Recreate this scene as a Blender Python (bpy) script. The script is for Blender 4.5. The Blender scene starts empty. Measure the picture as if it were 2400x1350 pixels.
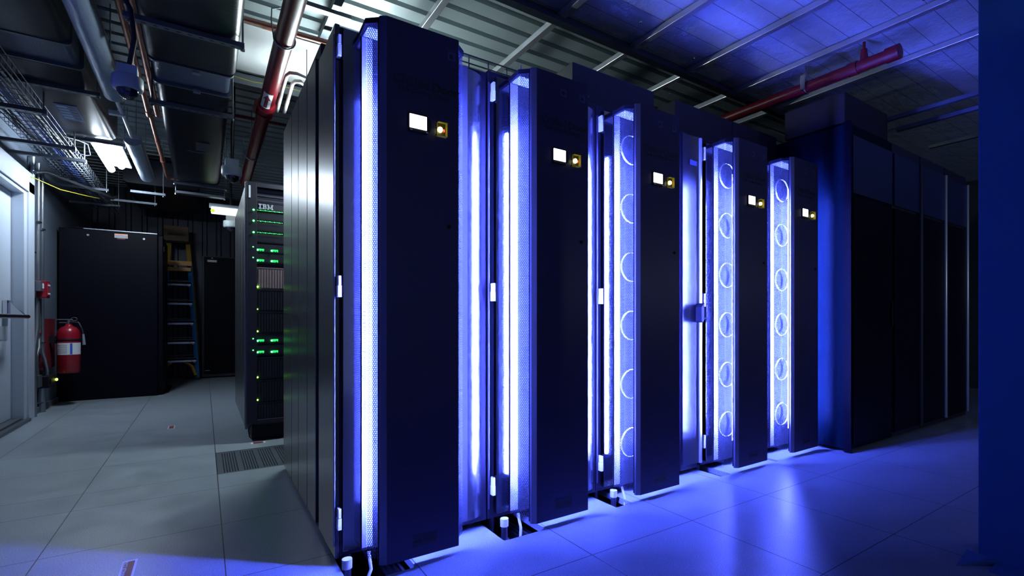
import bpy, math, random
from math import sin, cos, pi, radians, hypot
random.seed(7)
sc = bpy.context.scene

# ---------------------------------------------------------------- camera, world, exposure
cam_d = bpy.data.cameras.new('camera')
cam = bpy.data.objects.new('camera', cam_d)
sc.collection.objects.link(cam)
cam.location = (0, 0, 0.9424)
cam.rotation_euler = (pi/2, 0, 0.9636 - pi/2)
cam_d.sensor_width = 36.0
cam_d.lens = 36.0*1169.7/2400
cam_d.shift_x = -91.0/2400
cam_d.shift_y = 78.1/2400
cam_d.clip_start = 0.05
sc.camera = cam
sc.view_settings.view_transform = 'Standard'
sc.view_settings.look = 'None'
sc.view_settings.exposure = 0.0
sc.view_settings.gamma = 1.0
sc.view_settings.use_curve_mapping = False
sc.cycles.use_denoising = True
sc.cycles.max_bounces = 6
sc.cycles.diffuse_bounces = 3
sc.cycles.glossy_bounces = 4
sc.cycles.caustics_reflective = False
sc.cycles.caustics_refractive = False
sc.cycles.sample_clamp_indirect = 6.0
w = bpy.data.worlds.new('world'); sc.world = w; w.use_nodes = True
w.node_tree.nodes['Background'].inputs[0].default_value = (0.10, 0.135, 0.27, 1)
w.node_tree.nodes['Background'].inputs[1].default_value = 0.85
LED_S = 1600.0                     # blue LED strips inside the cooling doors
LED_C = (0.078, 0.110, 1.0)
AISLE_W = 370.0                     # white lamp in the aisle behind the first rack
TUBE_S = 100.0                      # bare fluorescent lamp over the left aisle

# ---------------------------------------------------------------- helpers
class MB:
    def __init__(s): s.v = []; s.f = []; s.sm = []
    def add(s, vs, fs, smooth=False):
        n = len(s.v); s.v += [tuple(p) for p in vs]
        for f in fs: s.f.append(tuple(i+n for i in f)); s.sm.append(smooth)
        return s
    def box(s, x0, x1, y0, y1, z0, z1):
        vs = [(x, y, z) for z in (z0, z1) for y in (y0, y1) for x in (x0, x1)]
        return s.add(vs, [(0,2,3,1),(4,5,7,6),(0,1,5,4),(2,6,7,3),(0,4,6,2),(1,3,7,5)])
    def prism(s, poly, z0, z1):            # polygon in xy extruded in z
        n = len(poly); vs = [(x,y,z0) for x,y in poly]+[(x,y,z1) for x,y in poly]
        return s.add(vs, [tuple(range(n-1,-1,-1)), tuple(range(n,2*n))]+[(i,(i+1)%n,(i+1)%n+n,i+n) for i in range(n)])
    def prism_y(s, poly, y0, y1, smooth=False):          # polygon in xz extruded in y
        n = len(poly); vs = [(x,y0,z) for x,z in poly]+[(x,y1,z) for x,z in poly]
        s.add(vs, [tuple(range(n)), tuple(range(2*n-1,n-1,-1))])
        return s.add(vs, [(i,i+n,(i+1)%n+n,(i+1)%n) for i in range(n)], smooth)
    def prism_x(s, poly, x0, x1, smooth=False):          # polygon in yz extruded in x
        n = len(poly); vs = [(x0,y,z) for y,z in poly]+[(x1,y,z) for y,z in poly]
        s.add(vs, [tuple(range(n-1,-1,-1)), tuple(range(n,2*n))])
        return s.add(vs, [(i,(i+1)%n,(i+1)%n+n,i+n) for i in range(n)], smooth)
    def tube(s, pts, r, n=12, cap=True):
        import mathutils
        P = [mathutils.Vector(p) for p in pts]; rings = []; up = None
        for i, p in enumerate(P):
            d = (P[min(i+1, len(P)-1)]-P[max(i-1, 0)]).normalized()
            if up is None:
                up = d.cross(mathutils.Vector((0,0,1)))
                if up.length < 1e-3: up = d.cross(mathutils.Vector((1,0,0)))
            up = (up - d*up.dot(d)).normalized(); q = d.cross(up)
            rr = r[i] if isinstance(r, (list, tuple)) else r
            rings.append([p+up*rr*cos(2*pi*k/n)+q*rr*sin(2*pi*k/n) for k in range(n)])
        vs = [v for R in rings for v in R]; fs = []
        for i in range(len(P)-1):
            for k in range(n): fs.append((i*n+k, i*n+(k+1)%n, (i+1)*n+(k+1)%n, (i+1)*n+k))
        s.add(vs, fs, True)
        if cap: s.add(rings[0]+rings[-1], [tuple(range(n-1,-1,-1)), tuple(range(n,2*n))])
        return s
    def lathe(s, cx, cy, prof, n=28):        # prof: (r, z) about a vertical axis
        vs = [(cx+r*cos(2*pi*k/n), cy+r*sin(2*pi*k/n), z) for r, z in prof for k in range(n)]
        fs = [(i*n+k, i*n+(k+1)%n, (i+1)*n+(k+1)%n, (i+1)*n+k) for i in range(len(prof)-1) for k in range(n)]
        return s.add(vs, fs, True)
    def bar(s, a, b, w, h):                  # rectangular bar from a to b (w sideways, h upward)
        import mathutils
        a = mathutils.Vector(a); b = mathutils.Vector(b); d = (b-a).normalized()
        sd = d.cross(mathutils.Vector((0,0,1)))
        if sd.length < 1e-3: sd = mathutils.Vector((1,0,0))
        sd.normalize(); up = sd.cross(d).normalized(); vs = []
        for p in (a, b):
            for i, j in ((-1,-1),(1,-1),(1,1),(-1,1)): vs.append(p+sd*i*w/2+up*j*h/2)
        return s.add(vs, [(0,1,2,3),(7,6,5,4),(0,4,5,1),(1,5,6,2),(2,6,7,3),(3,7,4,0)])
    def build(s, name, mat, parent=None, bevel=0.0, root=None):
        me = bpy.data.meshes.new(name)
        r = parent
        while r is not None and r.parent is not None: r = r.parent
        ox, oy, oz = (r.location if r is not None else (root or (0,0,0)))
        me.from_pydata([(x-ox, y-oy, z-oz) for x,y,z in s.v], [], s.f)
        me.polygons.foreach_set('use_smooth', s.sm); me.update()
        me.materials.append(mat)
        o = bpy.data.objects.new(name, me); sc.collection.objects.link(o)
        if parent is not None: o.parent = parent
        elif root: o.location = root
        if bevel > 0:
            b = o.modifiers.new('bevel', 'BEVEL'); b.width = bevel; b.segments = 2; b.limit_method = 'ANGLE'; b.angle_limit = radians(50)
        return o

def thing(name, label, cat, loc, group=None):
    o = bpy.data.objects.new(name, None); sc.collection.objects.link(o); o.location = loc
    o.empty_display_size = 0.1
    o['label'] = label; o['category'] = cat
    if group: o['group'] = group
    return o
def tag(o, label, cat, group=None, kind=None):
    o['label'] = label; o['category'] = cat
    if group: o['group'] = group
    if kind: o['kind'] = kind
    return o
def struct(o): o['kind'] = 'structure'; return o
def shared(name, me, parent, loc):
    o = bpy.data.objects.new(name, me); sc.collection.objects.link(o); o.parent = parent; o.location = loc; return o
def text(name, body, mat, parent, x, y, z, size, ext=0.0006, bold=0.0, align='LEFT', rot=(pi/2,0,0), sx=1.0):
    c = bpy.data.curves.new(name, 'FONT'); c.body = body; c.size = size; c.extrude = ext; c.offset = bold; c.align_x = align
    t = bpy.data.objects.new('tmp', c); sc.collection.objects.link(t)
    dg = bpy.context.evaluated_depsgraph_get(); me = bpy.data.meshes.new_from_object(t.evaluated_get(dg))
    bpy.data.objects.remove(t); me.name = name; me.materials.clear(); me.materials.append(mat)
    o = bpy.data.objects.new(name, me); sc.collection.objects.link(o)
    r = parent
    while r is not None and r.parent is not None: r = r.parent
    o.parent = parent; o.location = (x-r.location[0], y-r.location[1], z-r.location[2]); o.rotation_euler = rot; o.scale = (sx,1,1)
    return o

# ---------------------------------------------------------------- materials
def mat(name, col, rough=0.5, metal=0.0, spec=0.5, emit=None, es=0.0, aniso=0.0, alpha=1.0, trans=0.0):
    m = bpy.data.materials.new(name); m.use_nodes = True; b = m.node_tree.nodes['Principled BSDF']
    b.inputs['Base Color'].default_value = (*col, 1); b.inputs['Roughness'].default_value = rough
    b.inputs['Metallic'].default_value = metal; b.inputs['Specular IOR Level'].default_value = spec
    if emit: b.inputs['Emission Color'].default_value = (*emit, 1); b.inputs['Emission Strength'].default_value = es
    if aniso: b.inputs['Anisotropic'].default_value = aniso
    if trans: b.inputs['Transmission Weight'].default_value = trans
    return m
def nodes(m): return m.node_tree.nodes, m.node_tree.links, m.node_tree.nodes['Principled BSDF']
def bump(m, scale, strength, dist=0.002, detail=3, stretch=(1,1,1)):
    N, L, b = nodes(m)
    tc = N.new('ShaderNodeTexCoord'); mp = N.new('ShaderNodeMapping'); mp.inputs['Scale'].default_value = stretch
    nz = N.new('ShaderNodeTexNoise'); nz.inputs['Scale'].default_value = scale; nz.inputs['Detail'].default_value = detail
    bp = N.new('ShaderNodeBump'); bp.inputs['Strength'].default_value = strength; bp.inputs['Distance'].default_value = dist
    L.new(tc.outputs['Object'], mp.inputs[0]); L.new(mp.outputs[0], nz.inputs['Vector']); L.new(nz.outputs['Fac'], bp.inputs['Height']); L.new(bp.outputs[0], b.inputs['Normal'])
    return m
def mottle(m, c0, c1, scale, detail=4, stretch=(1,1,1), lo=0.35, hi=0.65):
    N, L, b = nodes(m)
    tc = N.new('ShaderNodeTexCoord'); mp = N.new('ShaderNodeMapping'); mp.inputs['Scale'].default_value = stretch
    nz = N.new('ShaderNodeTexNoise'); nz.inputs['Scale'].default_value = scale; nz.inputs['Detail'].default_value = detail
    rp = N.new('ShaderNodeValToRGB'); rp.color_ramp.elements[0].color = (*c0,1); rp.color_ramp.elements[1].color = (*c1,1)
    rp.color_ramp.elements[0].position = lo; rp.color_ramp.elements[1].position = hi
    L.new(tc.outputs['Object'], mp.inputs[0]); L.new(mp.outputs[0], nz.inputs['Vector']); L.new(nz.outputs['Fac'], rp.inputs[0]); L.new(rp.outputs[0], b.inputs['Base Color'])
    return m

M = {}
M['rack'] = bump(mat('black_textured_paint', (0.012,0.012,0.018), 0.33, 0.0, 0.9), 900, 0.15, 0.0004)
_b = M['rack'].node_tree.nodes['Principled BSDF']; _b.inputs['Coat Weight'].default_value = 0.7; _b.inputs['Coat Roughness'].default_value = 0.28
M['cabface'] = mat('black_cabinet_paint', (0.002,0.002,0.006), 0.45, 0.0, 0.08)
M['rackdark'] = mat('black_paint', (0.012,0.011,0.022), 0.5)
M['doorpanel'] = bump(mat('brushed_black_steel', (0.040,0.036,0.085), 0.42, 0.35, 0.5, aniso=0.5), 60, 0.15, 0.0004, stretch=(1,1,30))
M['trim'] = mat('dark_anodised_edge', (0.20,0.20,0.26), 0.32, 0.9)
M['strip'] = bump(mat('brushed_steel_strip', (0.30,0.31,0.34), 0.11, 1.0), 40, 0.01, 0.0008, stretch=(1,1,12))
M['panelface'] = bump(mat('dark_polished_panel', (0.16,0.16,0.19), 0.30, 1.0), 5, 0.4, 0.006, detail=2, stretch=(1,1,2.2))
M['strip2'] = mat('satin_steel_strip', (0.10,0.10,0.12), 0.5, 0.5)
M['hinge'] = mat('pale_zinc_hinge', (0.75,0.76,0.80), 0.4)
M['polished'] = bump(mat('polished_steel', (0.55,0.55,0.6), 0.26, 1.0), 9, 0.45, 0.006, detail=2, stretch=(1,1,2.2))
M['perf'] = mat('perforated_steel', (0.10,0.10,0.14), 0.4, 0.6)
M['coil'] = mat('grey_coil_fins', (0.035,0.04,0.045), 0.45, 0.3)
M['bounce_liner'] = mat('white_bounce_liner', (0.5,0.52,0.55), 0.5)
M['ledblue'] = mat('blue_led', (0,0,0), 0.5, emit=LED_C, es=LED_S)
M['steel'] = mat('galvanised_steel', (0.34,0.37,0.41), 0.35, 0.9)
M['wire'] = mat('wire_zinc', (0.20,0.23,0.28), 0.45, 0.6)
M['edge'] = mat('glossy_black_edge', (0.35,0.36,0.38), 0.26, 1.0)
M['steeldull'] = bump(mat('dull_galvanised_steel', (0.15,0.17,0.20), 0.42, 0.7), 30, 0.2, 0.001)
M['chrome'] = mat('bright_metal', (0.8,0.8,0.82), 0.18, 1.0)
M['black'] = mat('matt_black', (0.006,0.006,0.012), 0.6, 0.0, 0.2)
M['rubber'] = mat('black_rubber', (0.015,0.015,0.022), 0.45)
M['white'] = mat('white_label', (0.75,0.78,0.82), 0.5)
M['screen'] = mat('lit_display', (0,0,0), 0.4, emit=(0.95,0.93,1.0), es=3.2)
M['amber'] = mat('amber_lens', (0.25,0.22,0.03), 0.3, emit=(0.75,0.62,0.05), es=0.05)
M['amberdark'] = mat('amber_box_back', (0.06,0.05,0.01), 0.4)
M['amberled'] = mat('amber_lamp', (0,0,0), 0.4, emit=(1.0,0.9,0.28), es=4.5)
M['redled'] = mat('red_lamp', (0,0,0), 0.4, emit=(1.0,0.12,0.05), es=2.0)
M['green'] = mat('green_lamp', (0,0,0), 0.4, emit=(0.06,1.0,0.16), es=12.0)
M['green2'] = mat('yellow_green_lamp', (0,0,0), 0.4, emit=(0.22,1.0,0.05), es=14.0)
M['greensoft'] = mat('green_glow_lens', (0.02,0.05,0.03), 0.4, emit=(0.02,0.8,0.16), es=1.2)
M['letter'] = mat('black_lettering', (0.004,0.004,0.006), 0.4)
M['letter2'] = mat('grey_lettering', (0.010,0.010,0.024), 0.4)
M['sticker'] = mat('blue_grey_sticker', (0.05,0.06,0.14), 0.5)
M['duct'] = bump(mat('black_duct_wrap', (0.009,0.009,0.018), 0.34, 0.0, 0.3), 25, 0.5, 0.002, stretch=(0.4,3,1))
M['clear'] = bump(mat('clear_plastic_joint', (0.08,0.10,0.16), 0.28, 0.2, 0.4), 90, 0.6, 0.003, stretch=(4,1,1))
M['copper'] = mat('copper_pipe', (0.60,0.27,0.19), 0.34, 0.75)
M['redpipe'] = bump(mat('red_painted_pipe', (0.17,0.007,0.014), 0.36, 0.0, 0.3), 200, 0.2, 0.001)
M['redpaint'] = mat('red_enamel', (0.25,0.006,0.018), 0.28)
M['maroon'] = mat('maroon_sticker', (0.22,0.02,0.045), 0.5)
M['alu'] = mat('aluminium', (0.72,0.72,0.76), 0.30, 0.75)
M['bluefg'] = mat('blue_fibreglass', (0.03,0.20,0.55), 0.45)
M['yellowfg'] = mat('yellow_fibreglass', (0.62,0.38,0.06), 0.45)
M['orange'] = mat('orange_plastic', (0.75,0.33,0.05), 0.45)
M['diffuser'] = bump(mat('frosted_diffuser', (0.42,0.50,0.62), 0.22, 0.0, 0.6), 4, 0.5, 0.01, stretch=(6,1,6))
M['tube'] = mat('lit_lamp_tube', (1,1,1), 0.5, emit=(0.74,0.87,1.0), es=TUBE_S)
M['fixwhite'] = mat('white_lamp_housing', (0.75,0.80,0.84), 0.4)
M['fixlit'] = mat('lit_lamp_lens', (0.8,0.8,0.8), 0.4, emit=(0.9,0.96,1.0), es=1.1)
M['camwhite'] = mat('camera_housing', (0.55,0.62,0.62), 0.42)
M['camdome'] = mat('smoked_dome', (0.01,0.01,0.02), 0.05, 0.0, 0.8)
M['cableblue'] = mat('blue_cable', (0.03,0.10,0.55), 0.4)
M['cablegrey'] = mat('grey_cable', (0.25,0.28,0.32), 0.45)
M['cabledark'] = mat('dark_cable', (0.02,0.03,0.07), 0.45)
M['cableyel'] = mat('yellow_cable', (0.60,0.50,0.05), 0.45)
M['cablewhite'] = mat('white_hose', (0.75,0.76,0.72), 0.4)
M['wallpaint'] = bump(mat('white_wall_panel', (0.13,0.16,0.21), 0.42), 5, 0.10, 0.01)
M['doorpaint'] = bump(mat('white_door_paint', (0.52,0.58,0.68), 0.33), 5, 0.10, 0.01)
M['backwall'] = mat('dark_corrugated_wall', (0.03,0.034,0.055), 0.45, 0.2)
M['deck'] = bump(mat('corrugated_deck', (0.36,0.42,0.43), 0.38, 0.25), 6, 0.2, 0.01)
M['deckdark'] = mat('deck_shadow_gap', (0.05,0.06,0.07), 0.6)
M['ceilwhite'] = mat('white_ceiling_panel', (0.80,0.82,0.84), 0.5)
M['underfloor'] = mat('underfloor_concrete', (0.02,0.02,0.03), 0.8)
M['cabblue'] = mat('satin_dark_side', (0.002,0.008,0.016), 0.5, 0.0, 0.04)
M['transom'] = mat('transom_panel', (0.02,0.03,0.08), 0.4, 0.0, 0.3)
M['ductgrey'] = mat('grey_upper_panel', (0.022,0.018,0.02), 0.6, 0.0, 0.2)

# glossy white ceiling panels with seams running along the rack row
m = mat('glossy_ceiling_panel', (0.55,0.60,0.66), 0.30, 0.15, 0.6); M['glossceil'] = m
N, L, b = nodes(m)
tc = N.new('ShaderNodeTexCoord'); nz = N.new('ShaderNodeTexNoise'); nz.inputs['Scale'].default_value = 3.5; nz.inputs['Detail'].default_value = 7; nz.inputs['Roughness'].default_value = 0.65
bp = N.new('ShaderNodeBump'); bp.inputs['Strength'].default_value = 0.9; bp.inputs['Distance'].default_value = 0.04
sp = N.new('ShaderNodeSeparateXYZ'); md = N.new('ShaderNodeMath'); md.operation = 'MODULO'; md.inputs[1].default_value = 0.152
lt = N.new('ShaderNodeMath'); lt.operation = 'LESS_THAN'; lt.inputs[1].default_value = 0.004
ad = N.new('ShaderNodeMath'); ad.operation = 'ADD'; ad.inputs[1].default_value = 30*0.152
mx = N.new('ShaderNodeMix'); mx.data_type = 'RGBA'; mx.inputs['A'].default_value = (0.55,0.60,0.66,1); mx.inputs['B'].default_value = (0.08,0.09,0.12,1)
L.new(tc.outputs['Object'], nz.inputs['Vector']); L.new(nz.outputs['Fac'], bp.inputs['Height']); L.new(bp.outputs[0], b.inputs['Normal'])
L.new(tc.outputs['Object'], sp.inputs[0]); L.new(sp.outputs['Y'], ad.inputs[0]); L.new(ad.outputs[0], md.inputs[0]); L.new(md.outputs[0], lt.inputs[0]); L.new(lt.outputs[0], mx.inputs['Factor']); L.new(mx.outputs['Result'], b.inputs['Base Color'])

# raised floor laminate: speckle plus dark tile joints (offset half a tile beyond the first aisle)
T = 0.6096; X0 = 0.0666; Y0 = 0.9484
m = mat('floor_laminate', (0.4,0.42,0.44), 0.34, 0.0, 0.5); M['floor'] = m
N, L, b = nodes(m)
tc = N.new('ShaderNodeTexCoord'); sp = N.new('ShaderNodeSeparateXYZ'); L.new(tc.outputs['Object'], sp.inputs[0])
def math_(op, a, bb=None, c=None):
    n = N.new('ShaderNodeMath'); n.operation = op
    for i, v in enumerate((a, bb, c)):
        if v is None: continue
        if isinstance(v, (int, float)): n.inputs[i].default_value = v
        else: L.new(v, n.inputs[i])
    return n.outputs[0]
def joint(coord, off, w):
    t = math_('ADD', coord, -off + 40*T); t = math_('MODULO', t, T); t = math_('ADD', t, -T/2); t = math_('ABSOLUTE', t)
    return math_('GREATER_THAN', t, T/2 - w)
jx = joint(sp.outputs['X'], X0, 0.0020)
far = math_('GREATER_THAN', sp.outputs['Y'], Y0+4*T+0.01)
ys = math_('ADD', sp.outputs['Y'], math_('MULTIPLY', far, T/2))
jy = joint(ys, Y0, 0.0018)
jt = math_('MAXIMUM', jx, jy)
n1 = N.new('ShaderNodeTexNoise'); n1.inputs['Scale'].default_value = 260; n1.inputs['Detail'].default_value = 3
n2 = N.new('ShaderNodeTexNoise'); n2.inputs['Scale'].default_value = 6; n2.inputs['Detail'].default_value = 5
L.new(tc.outputs['Object'], n1.inputs['Vector']); L.new(tc.outputs['Object'], n2.inputs['Vector'])
r1 = N.new('ShaderNodeValToRGB'); e = r1.color_ramp.elements; e[0].position = 0.33; e[0].color = (0.19,0.225,0.265,1); e[1].position = 0.66; e[1].color = (0.42,0.485,0.56,1)
L.new(n1.outputs['Fac'], r1.inputs[0])
r2 = N.new('ShaderNodeValToRGB'); e = r2.color_ramp.elements; e[0].position = 0.3; e[0].color = (0.86,0.86,0.86,1); e[1].position = 0.7; e[1].color = (1,1,1,1)
L.new(n2.outputs['Fac'], r2.inputs[0])
mm = N.new('ShaderNodeMix'); mm.data_type = 'RGBA'; mm.blend_type = 'MULTIPLY'; mm.inputs['Factor'].default_value = 1
L.new(r1.outputs[0], mm.inputs['A']); L.new(r2.outputs[0], mm.inputs['B'])
mj = N.new('ShaderNodeMix'); mj.data_type = 'RGBA'; mj.inputs['B'].default_value = (0.012,0.012,0.02,1)
L.new(jt, mj.inputs['Factor']); L.new(mm.outputs['Result'], mj.inputs['A']); L.new(mj.outputs['Result'], b.inputs['Base Color'])
rr = math_('ADD', math_('MULTIPLY', n2.outputs['Fac'], 0.22), 0.24); L.new(rr, b.inputs['Roughness'])
bpn = N.new('ShaderNodeBump'); bpn.inputs['Strength'].default_value = 0.12; bpn.inputs['Distance'].default_value = 0.001
L.new(n1.outputs['Fac'], bpn.inputs['Height']); L.new(bpn.outputs[0], b.inputs['Normal'])

# ---------------------------------------------------------------- the setting
LW = -1.42                                   # left wall plane
holes = [(0.425,0.668,1.868,2.30), (1.058,1.274,1.872,2.30), (1.712,1.826,1.886,2.30), (2.575,2.674,1.898,2.30), (3.150,3.192,1.89,2.30)]
PT = (X0, X0+T, Y0+4.5*T, Y0+5.5*T)           # the perforated tile takes this place
cut = holes + [PT]
xs = sorted(set([-1.9, 9.0] + [c for h in cut for c in h[:2]])); ys_ = sorted(set([-3.0, 10.6] + [c for h in cut for c in h[2:]]))
fb = MB()
for i in range(len(xs)-1):
    for j in range(len(ys_)-1):
        cx, cy = (xs[i]+xs[i+1])/2, (ys_[j]+ys_[j+1])/2
        if any(h[0] < cx < h[1] and h[2] < cy < h[3] for h in cut): continue
        fb.add([(xs[i],ys_[j],0),(xs[i+1],ys_[j],0),(xs[i+1],ys_[j+1],0),(xs[i],ys_[j+1],0)], [(0,1,2,3)])
for x0,x1,y0,y1 in cut:                       # cut edges of the tiles
    z = -0.032
    fb.add([(x0,y0,0),(x1,y0,0),(x1,y0,z),(x0,y0,z)], [(0,1,2,3)]); fb.add([(x0,y1,0),(x1,y1,0),(x1,y1,z),(x0,y1,z)], [(0,1,2,3)])
    fb.add([(x0,y0,0),(x0,y1,0),(x0,y1,z),(x0,y0,z)], [(0,1,2,3)]); fb.add([(x1,y0,0),(x1,y1,0),(x1,y1,z),(x1,y0,z)], [(0,1,2,3)])
struct(fb.build('floor', M['floor']))
struct(MB().box(-1.9,9.0,-3.0,10.6,-0.50,-0.45).build('floor_slab', M['underfloor']))

sb = MB()
for x0,x1,y0,y1 in holes[:3]:
    for q in range(4): sb.box(x1-0.085+q*0.022,x1-0.085+q*0.022+0.013,y0-0.05,y1,-0.075-0.004*(q%2),-0.050)
    sb.box(x1-0.09,x1+0.01,y0-0.05,y1,-0.10,-0.078)
struct(sb.build('trim_2', M['chrome']))
# perforated tile
pb = MB(); x0,x1,y0,y1 = PT
slots = []
gx = x0+0.03
ng = 5; gw = (T-0.06)/ng
xs = [x0+0.002]; 
for g in range(ng):
    a = x0+0.035+g*gw
    for k in range(6): xs += [a+k*0.0145, a+k*0.0145+0.0072]
xs.append(x1-0.002)
ys2 = [y0+0.002]
nr = 20
for k in range(nr):
    a = y0+0.03+k*(T-0.06)/nr; ys2 += [a, a+0.0165]
ys2.append(y1-0.002)
for i in range(len(xs)-1):
    for j in range(len(ys2)-1):
        if i % 2 == 1 and j % 2 == 1: continue
        pb.add([(xs[i],ys2[j],-0.001),(xs[i+1],ys2[j],-0.001),(xs[i+1],ys2[j+1],-0.001),(xs[i],ys2[j+1],-0.001)], [(0,1,2,3)])
        if i % 2 == 1: continue
for i in range(1, len(xs)-1, 2):
    for j in range(1, len(ys2)-1, 2):
        a,b_,c,d = xs[i],xs[i+1],ys2[j],ys2[j+1]; z=-0.03; zt=-0.001
        pb.add([(a,d,zt),(b_,d,zt),(b_,d,z),(a,d,z)], [(0,1,2,3)]); pb.add([(a,c,zt),(a,d,zt),(a,d,z),(a,c,z)], [(0,1,2,3)]); pb.add([(b_,c,zt),(b_,d,zt),(b_,d,z),(b_,c,z)], [(0,1,2,3)])
tag(pb.build('perforated_floor_tile', mat('grey_metal_tile', (0.085,0.10,0.125), 0.4, 0.3), root=((x0+x1)/2,(y0+y1)/2,0)),
    'dark grey slotted metal airflow tile in the floor beside the black racks', 'floor tile')

# ceiling deck with ribs running along the rack row
CZ = 3.08
prof = []; y = -3.0; pitch = 0.172
while y < 10.6:
    prof += [(y, CZ), (y+pitch-0.052, CZ), (y+pitch-0.042, CZ+0.045), (y+pitch-0.010, CZ+0.045)]; y += pitch
dk = MB(); n = len(prof)
vs = [(-1.9,a,b) for a,b in prof]+[(9.0,a,b) for a,b in prof]
dk.add(vs, [(i,i+1,i+1+n,i+n) for i in range(n-1)])
struct(dk.build('ceiling', M['deck']))
# flush white panel between ribs near the hidden lamp
struct(MB().box(0.18,0.95,4.17,4.96,CZ-0.012,CZ-0.004).build('ceiling_white_panel', M['ceilwhite']))
# walls
wb = MB()
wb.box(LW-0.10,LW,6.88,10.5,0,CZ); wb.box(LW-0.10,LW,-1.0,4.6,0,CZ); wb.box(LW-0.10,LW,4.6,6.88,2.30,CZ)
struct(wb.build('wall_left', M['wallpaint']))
bw = MB(); x = -1.5; pr = []
while x < 9.0: pr += [(x,10.40),(x+0.07,10.40),(x+0.085,10.375),(x+0.135,10.375),(x+0.15,10.40)]; x += 0.2
n = len(pr); bw.add([(a,b,0) for a,b in pr]+[(a,b,CZ) for a,b in pr], [(i,i+1,i+1+n,i+n) for i in range(n-1)])
struct(bw.build('wall_back', M['backwall']))
struct(MB().box(8.9,9.0,-3,10.5,0,CZ).build('wall_far_right', M['backwall']))
# low kerb along the left wall
struct(MB().box(LW,LW+0.025,6.95,10.4,0,0.06).build('baseboard_left', M['wallpaint']))

# white column / wall end at right edge; blue LED light tinted into its colour
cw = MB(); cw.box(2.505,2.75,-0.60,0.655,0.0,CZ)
struct(cw.build('wall_right', mat('blue_light_tinted_column', (0.04,0.15,0.42), 0.5, 0.0, 0.2), bevel=0.006))
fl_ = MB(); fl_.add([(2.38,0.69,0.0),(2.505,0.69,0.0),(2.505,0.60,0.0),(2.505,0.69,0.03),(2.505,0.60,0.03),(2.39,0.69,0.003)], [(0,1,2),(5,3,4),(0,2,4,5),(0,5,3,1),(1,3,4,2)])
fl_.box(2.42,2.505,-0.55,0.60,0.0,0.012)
struct(fl_.build('trim_1', mat('blue_light_tinted_plate', (0.05,0.15,0.40), 0.5)))  # base plate has the same blue light in its colour

# ---------------------------------------------------------------- door on the left
struct_door = []
d = MB(); d.box(LW-0.085,LW-0.04,5.02,6.60,0.05,2.13)
door = struct(d.build('door_1', M['doorpaint']))
fr = MB()
fr.box(LW-0.09,LW+0.045,6.61,6.70,0.0,2.17); fr.box(LW-0.09,LW+0.06,6.70,6.885,0.0,2.27)
fr.box(LW-0.09,LW+0.045,4.85,6.61,2.135,2.17); fr.box(LW-0.09,LW+0.06,4.70,6.885,2.17,2.36)
fr.box(LW-0.09,LW+0.06,4.70,5.0,0.0,2.17)
fo = fr.build('door_frame', M['doorpaint'], door, bevel=0.003)
th = MB(); th.box(LW-0.09,LW+0.075,5.0,6.70,0.0,0.028); th.box(LW-0.09,LW+0.03,5.0,6.61,0.028,0.045)
th.build('threshold', M['steeldull'], door, bevel=0.004)
ph = MB(); ph.box(LW-0.04,LW-0.005,6.36,6.52,0.97,1.13); ph.prism_y([(LW-0.01,1.12),(LW+0.10,0.99),(LW+0.10,0.965),(LW-0.01,1.00)],6.40,6.44)
ph.tube([(LW+0.10,6.45,0.985),(LW+0.10,5.1,0.985)],0.019,12)
ph.build('panic_bar', M['chrome'], door, bevel=0.004)
MB().box(LW-0.04,LW-0.036,5.1,6.5,0.78,0.90).build('kick_stripe', mat('grey_door_band', (0.35,0.40,0.48), 0.3), door)

# ---------------------------------------------------------------- perforated sheet mesh (round holes on a hexagonal grid)
def perf_sheet(p0, p1, z0, z1, p=0.0083, hr=0.0034, nseg=8):
    """vertical sheet from p0 to p1 (xy), perforated"""
    Ln = hypot(p1[0]-p0[0], p1[1]-p0[1]); ux, uy = (p1[0]-p0[0])/Ln, (p1[1]-p0[1])/Ln
    nx, ny = -uy, ux
    cols = max(1, int(Ln/p)); pu = Ln/(cols+0.5); R = pu/math.sqrt(3); dz = 1.5*R
    rows = int((z1-z0)/dz); vs = []; fs = []
    hs = min(hr, pu*0.42)
    for j in range(rows):
        zc = z0+R+j*dz
        for i in range(cols):
            uc = pu*(i+0.5) + (pu/2 if j % 2 else 0)
            n0 = len(vs)
            for k in range(6):
                a = pi/6+k*pi/3; vs.append((uc+R*cos(a), zc+R*sin(a)))
            for k in range(6):
                a = pi/6+k*pi/3; vs.append((uc+hs*cos(a), zc+hs*sin(a)))
            for k in range(6):
                a = pi/3+k*pi/3; vs.append((uc+hs*cos(a), zc+hs*sin(a)))
            for k in range(6):
                k2 = (k+1) % 6
                fs.append((n0+k, n0+k2, n0+6+k2, n0+12+k, n0+6+k))
    return [(p0[0]+ux*u, p0[1]+uy*u, z) for u, z in vs], fs

Z0, Z1 = 0.055, 2.055
def grille_mesh(mirror=False):
    """side face and chamfer of the door box, local to the front panel's edge at (0, 1.871)"""
    s = -1 if mirror else 1
    pts = [(-0.036*s, 2.016), (-0.040*s, 1.928), (-0.006*s, 1.897)]
    b = MB()
    for a, c in ((pts[0], pts[1]), (pts[1], pts[2])):
        v, f = perf_sheet(a, c, Z0, Z1); b.add(v, f)
    me = bpy.data.meshes.new('perforated_grille'); me.from_pydata(b.v, [], b.f); me.update(); me.materials.append(M['perf'])
    return me
GL, GR = grille_mesh(False), grille_mesh(True)
def tube_mesh(name, r, z0, z1, m_):
    b = MB().tube([(0,0,z0),(0,0,z1)], r, 8)
    me = bpy.data.meshes.new(name); me.from_pydata(b.v, [], b.f); me.update(); me.materials.append(m_); return me
LEDM = tube_mesh('led_strip', 0.005, 0.20, 1.86, M['ledblue'])

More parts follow.
